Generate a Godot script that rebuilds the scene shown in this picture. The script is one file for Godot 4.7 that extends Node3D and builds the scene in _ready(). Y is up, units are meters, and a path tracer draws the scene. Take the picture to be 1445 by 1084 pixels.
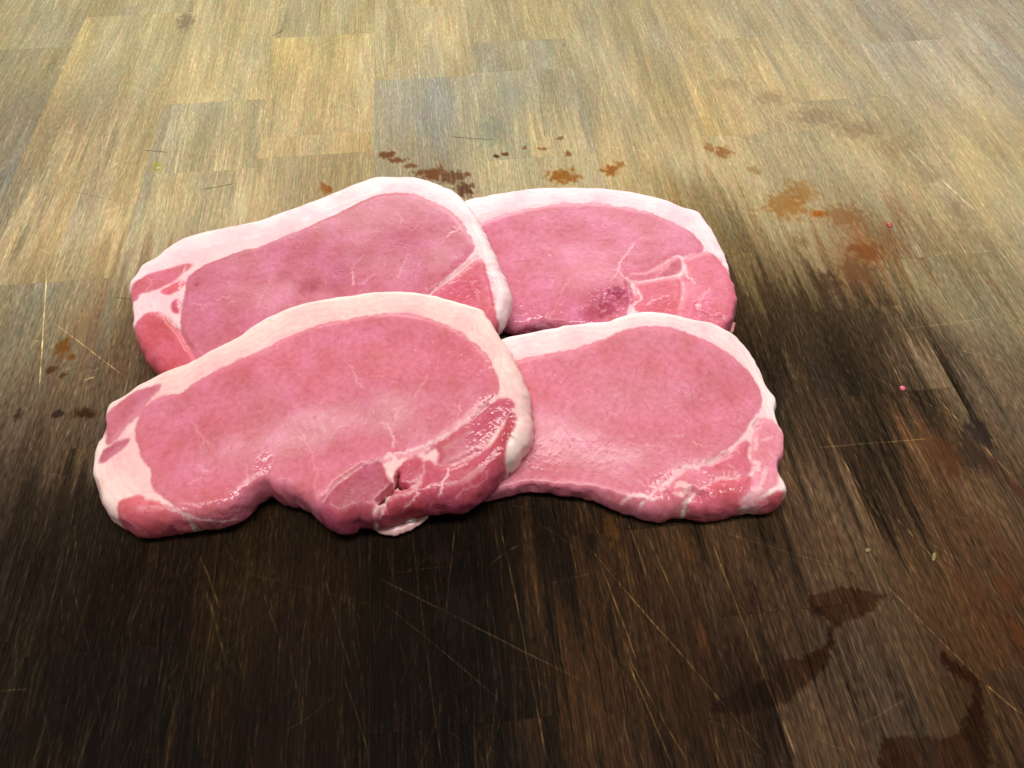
extends Node3D
# Four raw pork loin steaks on a worn butcher block. Units: metres for nodes, millimetres in the tables.

func _ready():
	make_camera()
	make_light()
	make_block()
	for key in ["back_right", "back_left", "front_right", "front_left"]:
		make_steak(key)
	make_crumbs()

func make_camera():
	var cam := Camera3D.new()
	cam.name = "camera"
	cam.fov = 53.13
	cam.near = 0.01
	cam.far = 20.0
	cam.position = Vector3(0.0, 0.27, 0.20346)
	cam.rotation_degrees = Vector3(-53.0, 0, 0)
	add_child(cam)
	cam.current = true

func make_light():
	var env := Environment.new()
	env.background_mode = Environment.BG_COLOR
	env.background_color = Color(0.22, 0.215, 0.205).linear_to_srgb()
	env.tonemap_mode = Environment.TONE_MAPPER_LINEAR
	env.tonemap_exposure = 1.0
	env.sdfgi_enabled = true
	env.ssao_enabled = true
	env.ssil_enabled = true
	var we := WorldEnvironment.new()
	we.name = "environment"
	we.environment = env
	add_child(we)
	# the shop's ceiling tubes, above and a little behind the block, and the daylight of the shop window beyond it
	area_lamp("ceiling_tubes", Vector3(-0.05, 1.25, 0.11), Vector3(-0.04, 0.0, 0.0), Vector2(1.1, 0.22), 1.75, Color(1.0, 0.985, 0.96))
	area_lamp("shop_window", Vector3(-0.1, 0.95, -1.75), Vector3(0.0, 0.0, -0.2), Vector2(1.6, 0.9), 3.0, Color(1.0, 0.985, 0.95))

func area_lamp(called: String, at: Vector3, towards: Vector3, size: Vector2, energy: float, tint: Color):
	var l := AreaLight3D.new()
	l.name = called
	l.area_size = size
	l.area_normalize_energy = true
	l.light_energy = energy
	l.light_color = tint
	l.shadow_enabled = true
	l.area_range = 8.0
	l.area_attenuation = 2.0
	add_child(l)
	l.look_at_from_position(at, towards, Vector3(0, 0, 1) if absf(at.x - towards.x) + absf(at.z - towards.z) < 0.5 else Vector3.UP)

# ---------------------------------------------------------------- helpers

func tag(o: Node, label: String, category: String, group := "", kind := ""):
	o.set_meta("label", label)
	o.set_meta("category", category)
	if group: o.set_meta("group", group)
	if kind: o.set_meta("kind", kind)

func noise_bytes(w: int, h: int, cw: int, ch: int, freq: float, octaves: int, sd: int, kind := FastNoiseLite.TYPE_SIMPLEX_SMOOTH) -> PackedByteArray:
	var n := FastNoiseLite.new()
	n.seed = sd
	n.noise_type = kind
	n.frequency = freq
	n.fractal_octaves = octaves
	var im := n.get_image(cw, ch)
	im.convert(Image.FORMAT_L8)
	if cw != w or ch != h:
		im.resize(w, h, Image.INTERPOLATE_CUBIC)
	return im.get_data()

func points(flat: Array, step := 2) -> PackedVector2Array:
	var p := PackedVector2Array()
	for i in range(0, flat.size(), step):
		p.append(Vector2(flat[i], flat[i + 1]))
	return p

# closed Catmull-Rom through the points; the third number of each (if any) is carried along
func rounded(flat: Array, step: int, each: int) -> PackedVector3Array:
	var out := PackedVector3Array()
	var n := flat.size() / step
	var v := PackedVector3Array()
	for i in n:
		v.append(Vector3(flat[i * step], flat[i * step + 1], flat[i * step + 2] if step > 2 else 0.0))
	for i in n:
		var a := v[(i + n - 1) % n]
		var b := v[i]
		var c := v[(i + 1) % n]
		var d := v[(i + 2) % n]
		for k in each:
			var t := float(k) / each
			var q := 0.5 * (2.0 * b + (c - a) * t + (2.0 * a - 5.0 * b + 4.0 * c - d) * t * t + (3.0 * b - a - 3.0 * c + d) * t * t * t)
			out.append(b.lerp(c, t).lerp(q, 0.75))
	return out

const BAND := 13.0

# signed distance (inside positive, at most BAND) to a closed outline on a grid of 1 mm cells, sampled at the cell centres
func distance_grid(poly: PackedVector3Array, x0: float, z0: float, nx: int, nz: int, carried: PackedFloat32Array) -> PackedFloat32Array:
	var g := PackedFloat32Array()
	g.resize(nx * nz)
	g.fill(BAND * BAND)
	var n := poly.size()
	var carry := carried.size() > 0
	for s in n:
		var a := poly[s]
		var b := poly[(s + 1) % n]
		var ax := a.x
		var az := a.y
		var ex := b.x - ax
		var ez := b.y - az
		var ee := maxf(ex * ex + ez * ez, 1e-9)
		var i0 := clampi(int(minf(ax, b.x) - BAND - x0), 0, nx - 1)
		var i1 := clampi(int(maxf(ax, b.x) + BAND - x0) + 1, 0, nx - 1)
		var j0 := clampi(int(minf(az, b.y) - BAND - z0), 0, nz - 1)
		var j1 := clampi(int(maxf(az, b.y) + BAND - z0) + 1, 0, nz - 1)
		for j in range(j0, j1 + 1):
			var pz := z0 + j + 0.5 - az
			for i in range(i0, i1 + 1):
				var px := x0 + i + 0.5 - ax
				var t := clampf((px * ex + pz * ez) / ee, 0.0, 1.0)
				var dx := px - ex * t
				var dz := pz - ez * t
				var d := dx * dx + dz * dz
				var at := j * nx + i
				if d < g[at]:
					g[at] = d
					if carry:
						carried[at] = lerpf(a.z, b.z, t)
	for j in nz:
		var z := z0 + j + 0.5
		var hits := PackedFloat32Array()
		for s in n:
			var a := poly[s]
			var b := poly[(s + 1) % n]
			if (a.y > z) != (b.y > z):
				hits.append(a.x + (z - a.y) / (b.y - a.y) * (b.x - a.x))
		hits.sort()
		var k := 0
		var inside := false
		for i in nx:
			var x := x0 + i + 0.5
			while k < hits.size() and hits[k] < x:
				inside = not inside
				k += 1
			var at := j * nx + i
			var d := sqrt(g[at])
			g[at] = d if inside else -d
	return g

func at_grid(g: PackedFloat32Array, nx: int, nz: int, x: float, z: float) -> float:
	var fx := clampf(x - 0.5, 0.0, nx - 1.001)
	var fz := clampf(z - 0.5, 0.0, nz - 1.001)
	var i := int(fx)
	var j := int(fz)
	fx -= i
	fz -= j
	var k := j * nx + i
	return lerpf(lerpf(g[k], g[k + 1], fx), lerpf(g[k + nx], g[k + nx + 1], fx), fz)

func enlarged(g: PackedFloat32Array, nx: int, nz: int, w: int, h: int) -> PackedFloat32Array:
	var im := Image.create_from_data(nx, nz, false, Image.FORMAT_RF, g.to_byte_array())
	im.resize(w, h, Image.INTERPOLATE_BILINEAR)
	return im.get_data().to_float32_array()

func picture(w: int, h: int, bytes: PackedByteArray, format: int) -> ImageTexture:
	return ImageTexture.create_from_image(Image.create_from_data(w, h, false, format, bytes))

# ---------------------------------------------------------------- butcher block

# across the grain: where one column of staves meets the next; along it: where the staves of a column end (mm)
const STAVE_JOINTS := [-400.0, -344.0, -320.0, -262.0, -198.0, -126.5, -66.0, 0.0, 63.0, 126.5, 193.0, 254.0, 318.0, 382.0, 446.0, 500.0, 570.0]
const STAVE_ENDS := {
	0: [-250.0, 10.0, 190.0], 1: [-330.0, -70.0, 150.0], 2: [-210.0, 60.0], 3: [-300.0, -20.0, 170.0],
	4: [-338.0, -79.0, 101.0], 5: [-226.0, 21.0, 107.0], 6: [-297.0, -167.0, 62.0], 7: [-239.0, -36.0, 145.0],
	8: [-277.0, -152.0, 81.0], 9: [-330.0, -64.0, 118.0], 10: [-161.0, 28.0], 11: [-190.0, -52.0, 150.0],
	12: [-250.0, 12.0, 190.0], 13: [-310.0, -120.0, 90.0], 14: [-200.0, 40.0], 15: [-260.0, 0.0]}
# staves whose own wood is plainly paler, warmer or greyer than their neighbours': tone, warmth
const STAVE_WOOD := {"6 -297": [1.05, 0.06], "6 -167": [0.95, 0.03], "4 -338": [1.02, 0.04], "3 -300": [0.90, -0.02], "7 -239": [0.98, -0.03], "8 -277": [0.96, -0.02], "10 -620": [1.04, 0.05], "5 -226": [1.0, -0.01]}
const BLOCK_NEAR := 330.0
const BLOCK_FAR := -620.0
const PAINT_NEAR := 200.0
const PAINT_FAR := -400.0

func stave_rects() -> Array:
	var out := []
	for c in STAVE_JOINTS.size() - 1:
		var z := BLOCK_FAR
		var ends: Array = STAVE_ENDS[c].duplicate()
		ends.append(BLOCK_NEAR)
		for e in ends:
			if e - z > 5.0:
				out.append([STAVE_JOINTS[c], STAVE_JOINTS[c + 1], z, e, STAVE_WOOD.get("%d %d" % [c, int(z)], [])])
			z = e
	return out

func make_block():
	var block := Node3D.new()
	block.name = "butcher_block"
	block.position = GRAIN_ORIGIN
	block.rotation.y = GRAIN_TURN
	add_child(block)
	tag(block, "worn wooden butcher block of glued staves, pale at the back and stained dark in front", "butcher block")
	var rects := stave_rects()
	var left := wood_material(-320.0, 0.0, 1280, 2048, rects, 5)
	var right := wood_material(0.0, 500.0, 2000, 2048, rects, 9)
	for r in rects:
		var m := MeshInstance3D.new()
		m.name = "stave"
		m.mesh = stave_mesh(r)
		m.material_override = left if r[1] <= 0.0 else right
		block.add_child(m, true)

func stave_mesh(r: Array) -> ArrayMesh:
	var lo := Vector2(r[0] + 0.012, r[2] + 0.012)
	var hi := Vector2(r[1] - 0.012, r[3] - 0.012)
	var st := SurfaceTool.new()
	st.begin(Mesh.PRIMITIVE_TRIANGLES)
	var wide := 320.0 if r[1] <= 0.0 else 500.0
	var x0 := -320.0 if r[1] <= 0.0 else 0.0
	var c := 0.05
	var rings := [[0.0, -40.0], [0.0, -c], [c, 0.0]]
	var v := []
	for ring in rings:
		var k: float = ring[0]
		var y: float = ring[1]
		v.append([Vector3(lo.x + k, y, lo.y + k), Vector3(hi.x - k, y, lo.y + k), Vector3(hi.x - k, y, hi.y - k), Vector3(lo.x + k, y, hi.y - k)])
	var quads := []
	for k in 2:
		for s in 4:
			quads.append([v[k][s], v[k][(s + 1) % 4], v[k + 1][(s + 1) % 4], v[k + 1][s]])
	# the top, cut where the painted stretch of wood ends (beyond it the paint runs back, mirrored)
	var cuts := [v[2][0].z]
	for z in [PAINT_FAR, PAINT_NEAR]:
		if z > v[2][0].z + 0.5 and z < v[2][3].z - 0.5:
			cuts.append(z)
	cuts.append(v[2][3].z)
	for k in cuts.size() - 1:
		quads.append([Vector3(v[2][0].x, 0, cuts[k]), Vector3(v[2][1].x, 0, cuts[k]), Vector3(v[2][1].x, 0, cuts[k + 1]), Vector3(v[2][0].x, 0, cuts[k + 1])])
	quads.append([v[0][3], v[0][2], v[0][1], v[0][0]])
	for q in quads:
		var normal: Vector3 = (q[2] - q[0]).cross(q[1] - q[0]).normalized()
		for pair in [[0, 1, 2], [0, 2, 3]]:
			for k in pair:
				var p: Vector3 = q[k]
				st.set_normal(-normal if normal.dot(Vector3.UP) < -0.5 and p.y > -1.0 else normal)
				st.set_uv(Vector2(pingpong((p.x - x0) / wide, 1.0), pingpong((p.z - PAINT_FAR) / (PAINT_NEAR - PAINT_FAR), 1.0)))
				st.add_vertex(p * 0.001)
	return st.commit()

func wood_material(x0: float, x1: float, w: int, h: int, rects: Array, sd: int) -> StandardMaterial3D:
	var rng := RandomNumberGenerator.new()
	rng.seed = sd
	var px := w / (x1 - x0)      # pixels per mm across
	var pz := h / (PAINT_NEAR - PAINT_FAR)
	# the stain: what decades of juice, water and scrubbing left where
	var sw := 100
	var sh := 100
	var stain := PackedByteArray()
	stain.resize(sw * sh * 3)
	var count := WOOD_STAIN.size() / 5
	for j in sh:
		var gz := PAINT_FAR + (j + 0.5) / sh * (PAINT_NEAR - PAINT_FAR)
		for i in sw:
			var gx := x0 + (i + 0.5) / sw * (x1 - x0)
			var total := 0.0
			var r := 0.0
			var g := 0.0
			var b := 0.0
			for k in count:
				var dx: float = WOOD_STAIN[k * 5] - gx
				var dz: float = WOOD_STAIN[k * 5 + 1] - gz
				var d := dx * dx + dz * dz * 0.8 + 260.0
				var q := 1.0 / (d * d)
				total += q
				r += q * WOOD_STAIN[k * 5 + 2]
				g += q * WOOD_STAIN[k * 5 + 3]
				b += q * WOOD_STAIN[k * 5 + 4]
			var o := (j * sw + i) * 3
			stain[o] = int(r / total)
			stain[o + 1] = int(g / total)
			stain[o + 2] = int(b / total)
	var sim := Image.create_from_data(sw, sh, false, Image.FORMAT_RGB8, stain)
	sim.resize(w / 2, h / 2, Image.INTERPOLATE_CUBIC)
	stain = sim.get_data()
	var hw := w / 2
	var hh := h / 2
	var fine := noise_bytes(w, h, w, h / 36, 0.24, 3, sd)
	var streak := noise_bytes(w, h, w / 2, h / 32, 0.08, 3, sd + 1)
	var broad := noise_bytes(w, h, w / 8, h / 32, 0.06, 3, sd + 2)
	var hue := noise_bytes(w, h, w / 16, h / 48, 0.09, 3, sd + 4)
	var rosy := noise_bytes(w, h, w / 2, h / 8, 0.11, 3, sd + 6)
	var cool := noise_bytes(w, h, w / 2, h / 8, 0.11, 3, sd + 7)
	var grit := noise_bytes(w, h, w / 2, h / 8, 0.45, 2, sd + 3)
	# knife cuts, signed: pale scratches and dark cracks
	var cuts := PackedFloat32Array()
	cuts.resize(w * h)
	for k in KNIFE_CUTS:
		draw_cut(cuts, w, h, (k[1] - x0) * px, (k[2] - PAINT_FAR) * pz, (k[3] - x0) * px, (k[4] - PAINT_FAR) * pz, k[0] * minf(k[5] * 1.7, 1.25), k[6] * px * 0.5, rng, px)
	var many := int((x1 - x0) * 14.0)
	for k in many:
		var cx := rng.randf_range(0, w)
		var cz := rng.randf_range(0, h)
		var long := rng.randf_range(6.0, 30.0) * (2.2 if rng.randf() < 0.12 else 1.0)
		var turn := rng.randfn(0.0, 0.14) if rng.randf() < 0.84 else rng.randf_range(-1.3, 1.3)
		var dark := rng.randf() < 0.3
		draw_cut(cuts, w, h, cx - sin(turn) * long * px * 0.5, cz - cos(turn) * long * pz * 0.5, cx + sin(turn) * long * px * 0.5, cz + cos(turn) * long * pz * 0.5, (-0.4 if dark else 1.0) * rng.randf_range(0.06, 0.38), rng.randf_range(0.2, 0.40) * px, rng, px)
	# torn and raised fibres: short fine strokes along the grain
	for k in int((x1 - x0) * 46.0):
		var cx := rng.randf_range(0, w)
		var cz := rng.randf_range(0, h)
		var long := rng.randf_range(2.0, 11.0)
		var turn := rng.randfn(0.0, 0.07)
		var dark := rng.randf() < 0.5
		draw_cut(cuts, w, h, cx - sin(turn) * long * px * 0.5, cz - cos(turn) * long * pz * 0.5, cx + sin(turn) * long * px * 0.5, cz + cos(turn) * long * pz * 0.5, (-0.5 if dark else 0.8) * rng.randf_range(0.08, 0.36), rng.randf_range(0.16, 0.36) * px, rng, px * 0.3)
	var color := PackedByteArray()
	color.resize(w * h * 3)
	var rough := PackedByteArray()
	rough.resize(hw * hh)
	var relief := PackedByteArray()
	relief.resize(hw * hh)
	rough.fill(160)
	for rect in rects:
		if rect[1] <= x0 or rect[0] >= x1 or rect[3] <= PAINT_FAR or rect[2] >= PAINT_NEAR:
			continue
		var i0 := clampi(int(round((rect[0] - x0) * px)), 0, w)
		var i1 := clampi(int(round((rect[1] - x0) * px)), 0, w)
		var j0 := clampi(int(round((rect[2] - PAINT_FAR) * pz)), 0, h)
		var j1 := clampi(int(round((rect[3] - PAINT_FAR) * pz)), 0, h)
		var sx := rng.randi_range(0, w - 1)
		var sz := rng.randi_range(0, h - 1)
		var lean := rng.randf_range(-0.018, 0.018)
		var tone := rng.randf_range(0.955, 1.04)
		var warm := rng.randf_range(-0.02, 0.04)
		if rect[4].size():
			tone = rect[4][0]
			warm = rect[4][1]
		var tr := tone * (1.0 + warm * 0.5)
		var tb := tone * (1.0 - warm)
		for j in range(j0, j1):
			var jj := (j + sz) % h
			var skew := int(lean * j)
			for i in range(i0, i1):
				var ii := (i + sx + skew) % w
				if ii < 0: ii += w
				var o := jj * w + ii
				var f := fine[o] * 0.003922 - 0.5
				var s := streak[o] * 0.003922 - 0.5
				var b := broad[o] * 0.003922 - 0.5
				var t := grit[o] * 0.003922 - 0.5
				var ui := clampi((i + int(f * 34.0 + b * 80.0 + t * 16.0 + (hue[o] - 128) * 0.25)) >> 1, 0, hw - 1)
				var uj := clampi((j + int(s * 230.0 + b * 110.0 + f * 70.0)) >> 1, 0, hh - 1)
				var so := (uj * hw + ui) * 3
				var at := j * w + i
				var c := cuts[at]
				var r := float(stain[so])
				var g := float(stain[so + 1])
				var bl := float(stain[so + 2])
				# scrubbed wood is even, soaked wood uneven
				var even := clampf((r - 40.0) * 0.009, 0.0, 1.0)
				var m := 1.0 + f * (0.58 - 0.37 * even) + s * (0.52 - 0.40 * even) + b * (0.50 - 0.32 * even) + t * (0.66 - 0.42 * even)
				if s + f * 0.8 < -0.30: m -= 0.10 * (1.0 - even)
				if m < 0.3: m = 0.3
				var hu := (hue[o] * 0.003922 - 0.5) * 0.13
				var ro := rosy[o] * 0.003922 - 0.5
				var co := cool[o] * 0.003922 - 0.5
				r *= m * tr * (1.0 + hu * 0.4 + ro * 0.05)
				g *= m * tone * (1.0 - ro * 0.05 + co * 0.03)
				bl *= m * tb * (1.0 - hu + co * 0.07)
				# pale dry fibres
				var dry := f * 0.7 + s * 0.8 + t * 0.4 - 0.22
				if dry > 0.0:
					r += dry * 24.0
					g += dry * 25.0
					bl += dry * 22.0
				c *= clampf(0.95 + f * 1.2 + t * 0.9, 0.2, 1.5)
				if c > 0.0:
					r += c * (72.0 + r * 0.22)
					g += c * (64.0 + g * 0.22)
					bl += c * (36.0 + bl * 0.18)
				elif c < 0.0:
					r *= 1.0 + c * 0.8
					g *= 1.0 + c * 0.8
					bl *= 1.0 + c * 0.8
				var p := at * 3
				color[p] = clampi(int(r), 4, 235)
				color[p + 1] = clampi(int(g), 4, 235)
				color[p + 2] = clampi(int(bl), 4, 235)
				if (i & 1) == 0 and (j & 1) == 0:
					var q := (j >> 1) * hw + (i >> 1)
					if q < hw * hh:
						rough[q] = clampi(int(158.0 + t * 60.0 + s * 50.0), 0, 255)
						relief[q] = clampi(int(150.0 + f * 60.0 + s * 60.0 + t * 50.0 - absf(c) * 170.0), 0, 255)
	stain_juice(color, rough, w, h, x0, x1, px, pz, fine, broad)
	wet_patches(color, rough, relief, w, h, x0, px, pz, fine, broad, grit)
	var m := StandardMaterial3D.new()
	m.resource_name = "worn_wood"
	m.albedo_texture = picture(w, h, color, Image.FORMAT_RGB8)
	m.roughness_texture = picture(hw, hh, rough, Image.FORMAT_L8)
	m.roughness_texture_channel = BaseMaterial3D.TEXTURE_CHANNEL_RED
	m.roughness = 1.0
	m.metallic_specular = 0.09
	m.heightmap_enabled = true
	m.heightmap_texture = picture(hw, hh, relief, Image.FORMAT_L8)
	m.heightmap_scale = 0.03
	return m

func draw_cut(cuts: PackedFloat32Array, w: int, h: int, ax: float, az: float, bx: float, bz: float, strength: float, width: float, rng: RandomNumberGenerator, px: float):
	var n := int(maxf(absf(bx - ax), absf(bz - az))) + 1
	var half := maxf(width * 0.5, 0.5)
	var drift := 0.0
	var pull := rng.randfn(0.0, 1.0) * px * 0.3
	var ph := rng.randf_range(0, 6.3)
	var steep := absf(bz - az) > absf(bx - ax)
	for k in n:
		var t := float(k) / n
		drift += rng.randf_range(-0.1, 0.1)
		drift *= 0.97
		var x := lerpf(ax, bx, t)
		var z := lerpf(az, bz, t)
		var bow := drift + pull * sin(PI * t)
		if steep: x += bow
		else: z += bow
		var a := strength * minf(1.0, minf(t, 1.0 - t) * 7.0) * (0.72 + 0.28 * sin(t * 19.0 + ph) * sin(t * 7.3 + ph * 2.0)) * rng.randf_range(0.7, 1.1)
		var lo := int(floor(-half))
		var hi := int(ceil(half))
		for e in range(lo, hi + 1):
			var i := int(x) + (e if steep else 0)
			var j := int(z) + (0 if steep else e)
			if i < 0 or j < 0 or i >= w or j >= h: continue
			var off := absf(e - ((x if steep else z) - floorf(x if steep else z)) + 0.5)
			var fade := clampf(half + 0.6 - off, 0.0, 1.0)
			var at := j * w + i
			if absf(a * fade) > absf(cuts[at]):
				cuts[at] = a * fade

func stain_juice(color: PackedByteArray, rough: PackedByteArray, w: int, h: int, x0: float, x1: float, px: float, pz: float, fine: PackedByteArray, broad: PackedByteArray):
	for k in JUICE_MARKS:
		var cx: float = (k[0] - x0) * px
		var cz: float = (k[1] - PAINT_FAR) * pz
		var rx: float = k[2] * px
		var rz: float = k[3] * pz
		var shape := FastNoiseLite.new()
		shape.seed = int(k[0] * 7.0 + k[1] * 3.0)
		shape.frequency = 0.055
		shape.fractal_octaves = 3
		var i0 := clampi(int(cx - rx * 1.6), 0, w)
		var i1 := clampi(int(cx + rx * 1.6), 0, w)
		var j0 := clampi(int(cz - rz * 1.6), 0, h)
		var j1 := clampi(int(cz + rz * 1.6), 0, h)
		var strong: float = minf(k[7] * 1.3, 1.0)
		var sharp := 1.1 if strong < 0.6 else 1.7
		for j in range(j0, j1):
			for i in range(i0, i1):
				var dx := (i - cx) / rx
				var dz := (j - cz) / rz
				var d := sqrt(dx * dx + dz * dz)
				if d > 1.6: continue
				var e := 1.0 - d + shape.get_noise_2d(i / px * 4.0, j / pz * 2.8) * 0.6
				var at := j * w + i
				var a := smooth(0.0, 1.0, e * sharp * 0.9) * strong * clampf(0.25 + fine[at] * 0.0032 + broad[at] * 0.0030, 0.0, 1.0)
				if a <= 0.01: continue
				var grain := 0.75 + fine[at] * 0.0011 + broad[at] * 0.0009
				var p := at * 3
				color[p] = clampi(int(lerpf(color[p], k[4] * grain, a)), 3, 240)
				color[p + 1] = clampi(int(lerpf(color[p + 1], k[5] * grain, a)), 3, 240)
				color[p + 2] = clampi(int(lerpf(color[p + 2], k[6] * grain, a)), 3, 240)
				if strong > 0.65:
					var q := (j >> 1) * (w / 2) + (i >> 1)
					rough[q] = int(lerpf(rough[q], 95.0, a * 0.5))

func wet_patches(color: PackedByteArray, rough: PackedByteArray, relief: PackedByteArray, w: int, h: int, x0: float, px: float, pz: float, fine: PackedByteArray, broad: PackedByteArray, grit: PackedByteArray):
	for flat in WET_PATCHES:
		var poly := rounded(flat, 2, 3)
		var lo := Vector2(1e9, 1e9)
		var hi := -lo
		for v in poly:
			lo = lo.min(Vector2(v.x, v.y))
			hi = hi.max(Vector2(v.x, v.y))
		lo -= Vector2(4, 4)
		var nx := int(hi.x - lo.x) + 5
		var nz := int(hi.y - lo.y) + 5
		var g := distance_grid(poly, lo.x, lo.y, nx, nz, PackedFloat32Array())
		var edge := FastNoiseLite.new()
		edge.seed = 77
		edge.frequency = 0.35
		edge.fractal_octaves = 3
		for j in range(clampi(int((lo.y - PAINT_FAR) * pz), 0, h), clampi(int((lo.y + nz - PAINT_FAR) * pz), 0, h)):
			for i in range(clampi(int((lo.x - x0) * px), 0, w), clampi(int((lo.x + nx - x0) * px), 0, w)):
				var x := x0 + i / px
				var z := PAINT_FAR + j / pz
				var d := at_grid(g, nx, nz, x - lo.x, z - lo.y) + edge.get_noise_2d(x, z) * 1.6
				if d <= 0.0: continue
				var at := j * w + i
				var a := clampf(d * 0.9, 0.0, 1.0) * (0.62 + 0.3 * clampf((broad[at] - 90) * 0.012, 0.0, 1.0))
				var p := at * 3
				color[p] = int(color[p] * (1.0 - 0.36 * a))
				color[p + 1] = int(color[p + 1] * (1.0 - 0.52 * a))
				color[p + 2] = int(color[p + 2] * (1.0 - 0.62 * a))
				var q := (j >> 1) * (w / 2) + (i >> 1)
				rough[q] = int(lerpf(158.0, 62.0, a))
				relief[q] = int(lerpf(relief[q], 110.0 + maxf(0.0, grit[at] - 175.0) * 1.2, a * 0.8))

# ---------------------------------------------------------------- steaks

const LOOKS := {
	"front_left": {"name": "pork_steak", "label": "raw pork loin steak at front left, fat rim up, lying on top of the others", "seed": 11,
		"fat": Color8(243, 214, 205), "lean": Color8(207, 112, 130), "tints": {"side_muscle": Color8(198, 108, 128), "side_muscle_001": Color8(182, 92, 110), "side_muscle_002": Color8(202, 94, 106), "side_muscle_003": Color8(172, 76, 96), "side_muscle_004": Color8(182, 72, 90), "side_muscle_005": Color8(191, 88, 108), "side_muscle_006": Color8(186, 78, 96)}},
	"back_left": {"name": "pork_steak", "label": "raw pork steak at back left with dark marbled centre, its front tucked under another steak", "seed": 12,
		"fat": Color8(246, 222, 222), "lean": Color8(194, 104, 125), "tints": {"side_muscle": Color8(200, 98, 116), "side_muscle_001": Color8(216, 96, 116), "side_muscle_002": Color8(196, 82, 104), "side_muscle_003": Color8(199, 90, 106), "side_muscle_004": Color8(205, 100, 121)}},
	"front_right": {"name": "pork_steak", "label": "palest raw pork steak at front right with ragged right edge, overlapped by its left neighbour", "seed": 13,
		"fat": Color8(249, 226, 224), "lean": Color8(211, 118, 136), "tints": {"side_muscle": Color8(222, 136, 154), "side_muscle_001": Color8(209, 106, 126), "side_muscle_002": Color8(206, 98, 115), "side_muscle_003": Color8(214, 118, 134)}},
	"back_right": {"name": "pork_steak", "label": "raw pork steak at back right with white veins and one deep red patch", "seed": 14,
		"fat": Color8(247, 224, 227), "lean": Color8(208, 116, 140), "tints": {"side_muscle_001": Color8(213, 108, 128), "side_muscle_002": Color8(215, 114, 136), "side_muscle_003": Color8(206, 108, 130)}},
}

func make_steak(key: String):
	var d: Dictionary = STEAKS[key]
	var look: Dictionary = LOOKS[key]
	var thick: float = d.thick
	var outline := rounded(d.outline, 3, 4)
	var rag := FastNoiseLite.new()
	rag.seed = look.seed
	rag.frequency = 0.16
	rag.fractal_octaves = 3
	for i in outline.size():
		var v := outline[i]
		outline[i] = v + Vector3(rag.get_noise_2d(v.x, v.y), rag.get_noise_2d(v.x + 300.0, v.y), 0.0) * 0.4
	var lo := Vector2(1e9, 1e9)
	var hi := -lo
	for v in outline:
		lo = lo.min(Vector2(v.x, v.y))
		hi = hi.max(Vector2(v.x, v.y))
	lo = (lo - Vector2(24, 24)).floor()
	hi = (hi + Vector2(24, 24)).ceil()
	var nx := int(hi.x - lo.x)
	var nz := int(hi.y - lo.y)
	var round_over := PackedFloat32Array()
	round_over.resize(nx * nz)
	round_over.fill(3.0)
	var rim := distance_grid(outline, lo.x, lo.y, nx, nz, round_over)
	for k in round_over.size():
		round_over[k] = maxf(1.5, 3.0 + (round_over[k] - 3.0) * 0.65)
	var soft := Image.create_from_data(nx, nz, false, Image.FORMAT_RF, round_over.to_byte_array())
	soft.resize(nx / 4, nz / 4, Image.INTERPOLATE_LANCZOS)
	soft.resize(nx, nz, Image.INTERPOLATE_CUBIC)
	round_over = soft.get_data().to_float32_array()
	var names: Array = d.muscles.keys()
	var muscles := []
	for n in names:
		muscles.append(distance_grid(rounded(d.muscles[n], 2, 3), lo.x, lo.y, nx, nz, PackedFloat32Array()))
	# past the rim each muscle goes on down the side wall
	for m in muscles.size():
		var g: PackedFloat32Array = muscles[m]
		var out := g.duplicate()
		for j in range(1, nz - 1):
			for i in range(1, nx - 1):
				var at := j * nx + i
				if rim[at] < 1.0 and rim[at] > -BAND + 0.1:
					var grad := Vector2(rim[at + 1] - rim[at - 1], rim[at + nx] - rim[at - nx])
					if grad.length() < 0.1: continue
					var q := Vector2(i + 0.5, j + 0.5) + grad.normalized() * (1.0 - rim[at])
					out[at] = at_grid(g, nx, nz, q.x, q.y)
		muscles[m] = out
	var root := Node3D.new()
	root.name = look.name
	root.position = Vector3(d.base.x, 0.0, d.base.y) * 0.001
	tag(root, look.label, "pork steak", "overlapping pork loin steaks")
	add_child(root, true)
	var material := paint_steak(d, look, names, muscles, rim, lo, nx, nz)
	build_steak(root, d, look, names, muscles, rim, round_over, lo, nx, nz, thick, material)
	for f in d.flaps:
		make_flap(root, f[0], f[2], f[1], look.seed + root.get_child_count())

func rest_grid(d: Dictionary, lo: Vector2, nx: int, nz: int, which: int) -> PackedFloat32Array:
	var cw := nx / 4
	var ch := nz / 4
	var g := PackedFloat32Array()
	g.resize(cw * ch)
	var rest: Array = d.rest
	for j in ch:
		for i in cw:
			var x := lo.x + (i + 0.5) * nx / cw
			var z := lo.y + (j + 0.5) * nz / ch
			var total := 0.0
			var sum := 0.0
			for k in range(0, rest.size(), 4):
				var dx: float = rest[k] - x
				var dz: float = rest[k + 1] - z
				var w := pow(dx * dx + dz * dz + 180.0, -1.5)
				total += w
				sum += w * rest[k + which]
			g[j * cw + i] = sum / total
	var im := Image.create_from_data(cw, ch, false, Image.FORMAT_RF, g.to_byte_array())
	im.resize(nx, nz, Image.INTERPOLATE_CUBIC)
	return im.get_data().to_float32_array()

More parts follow.
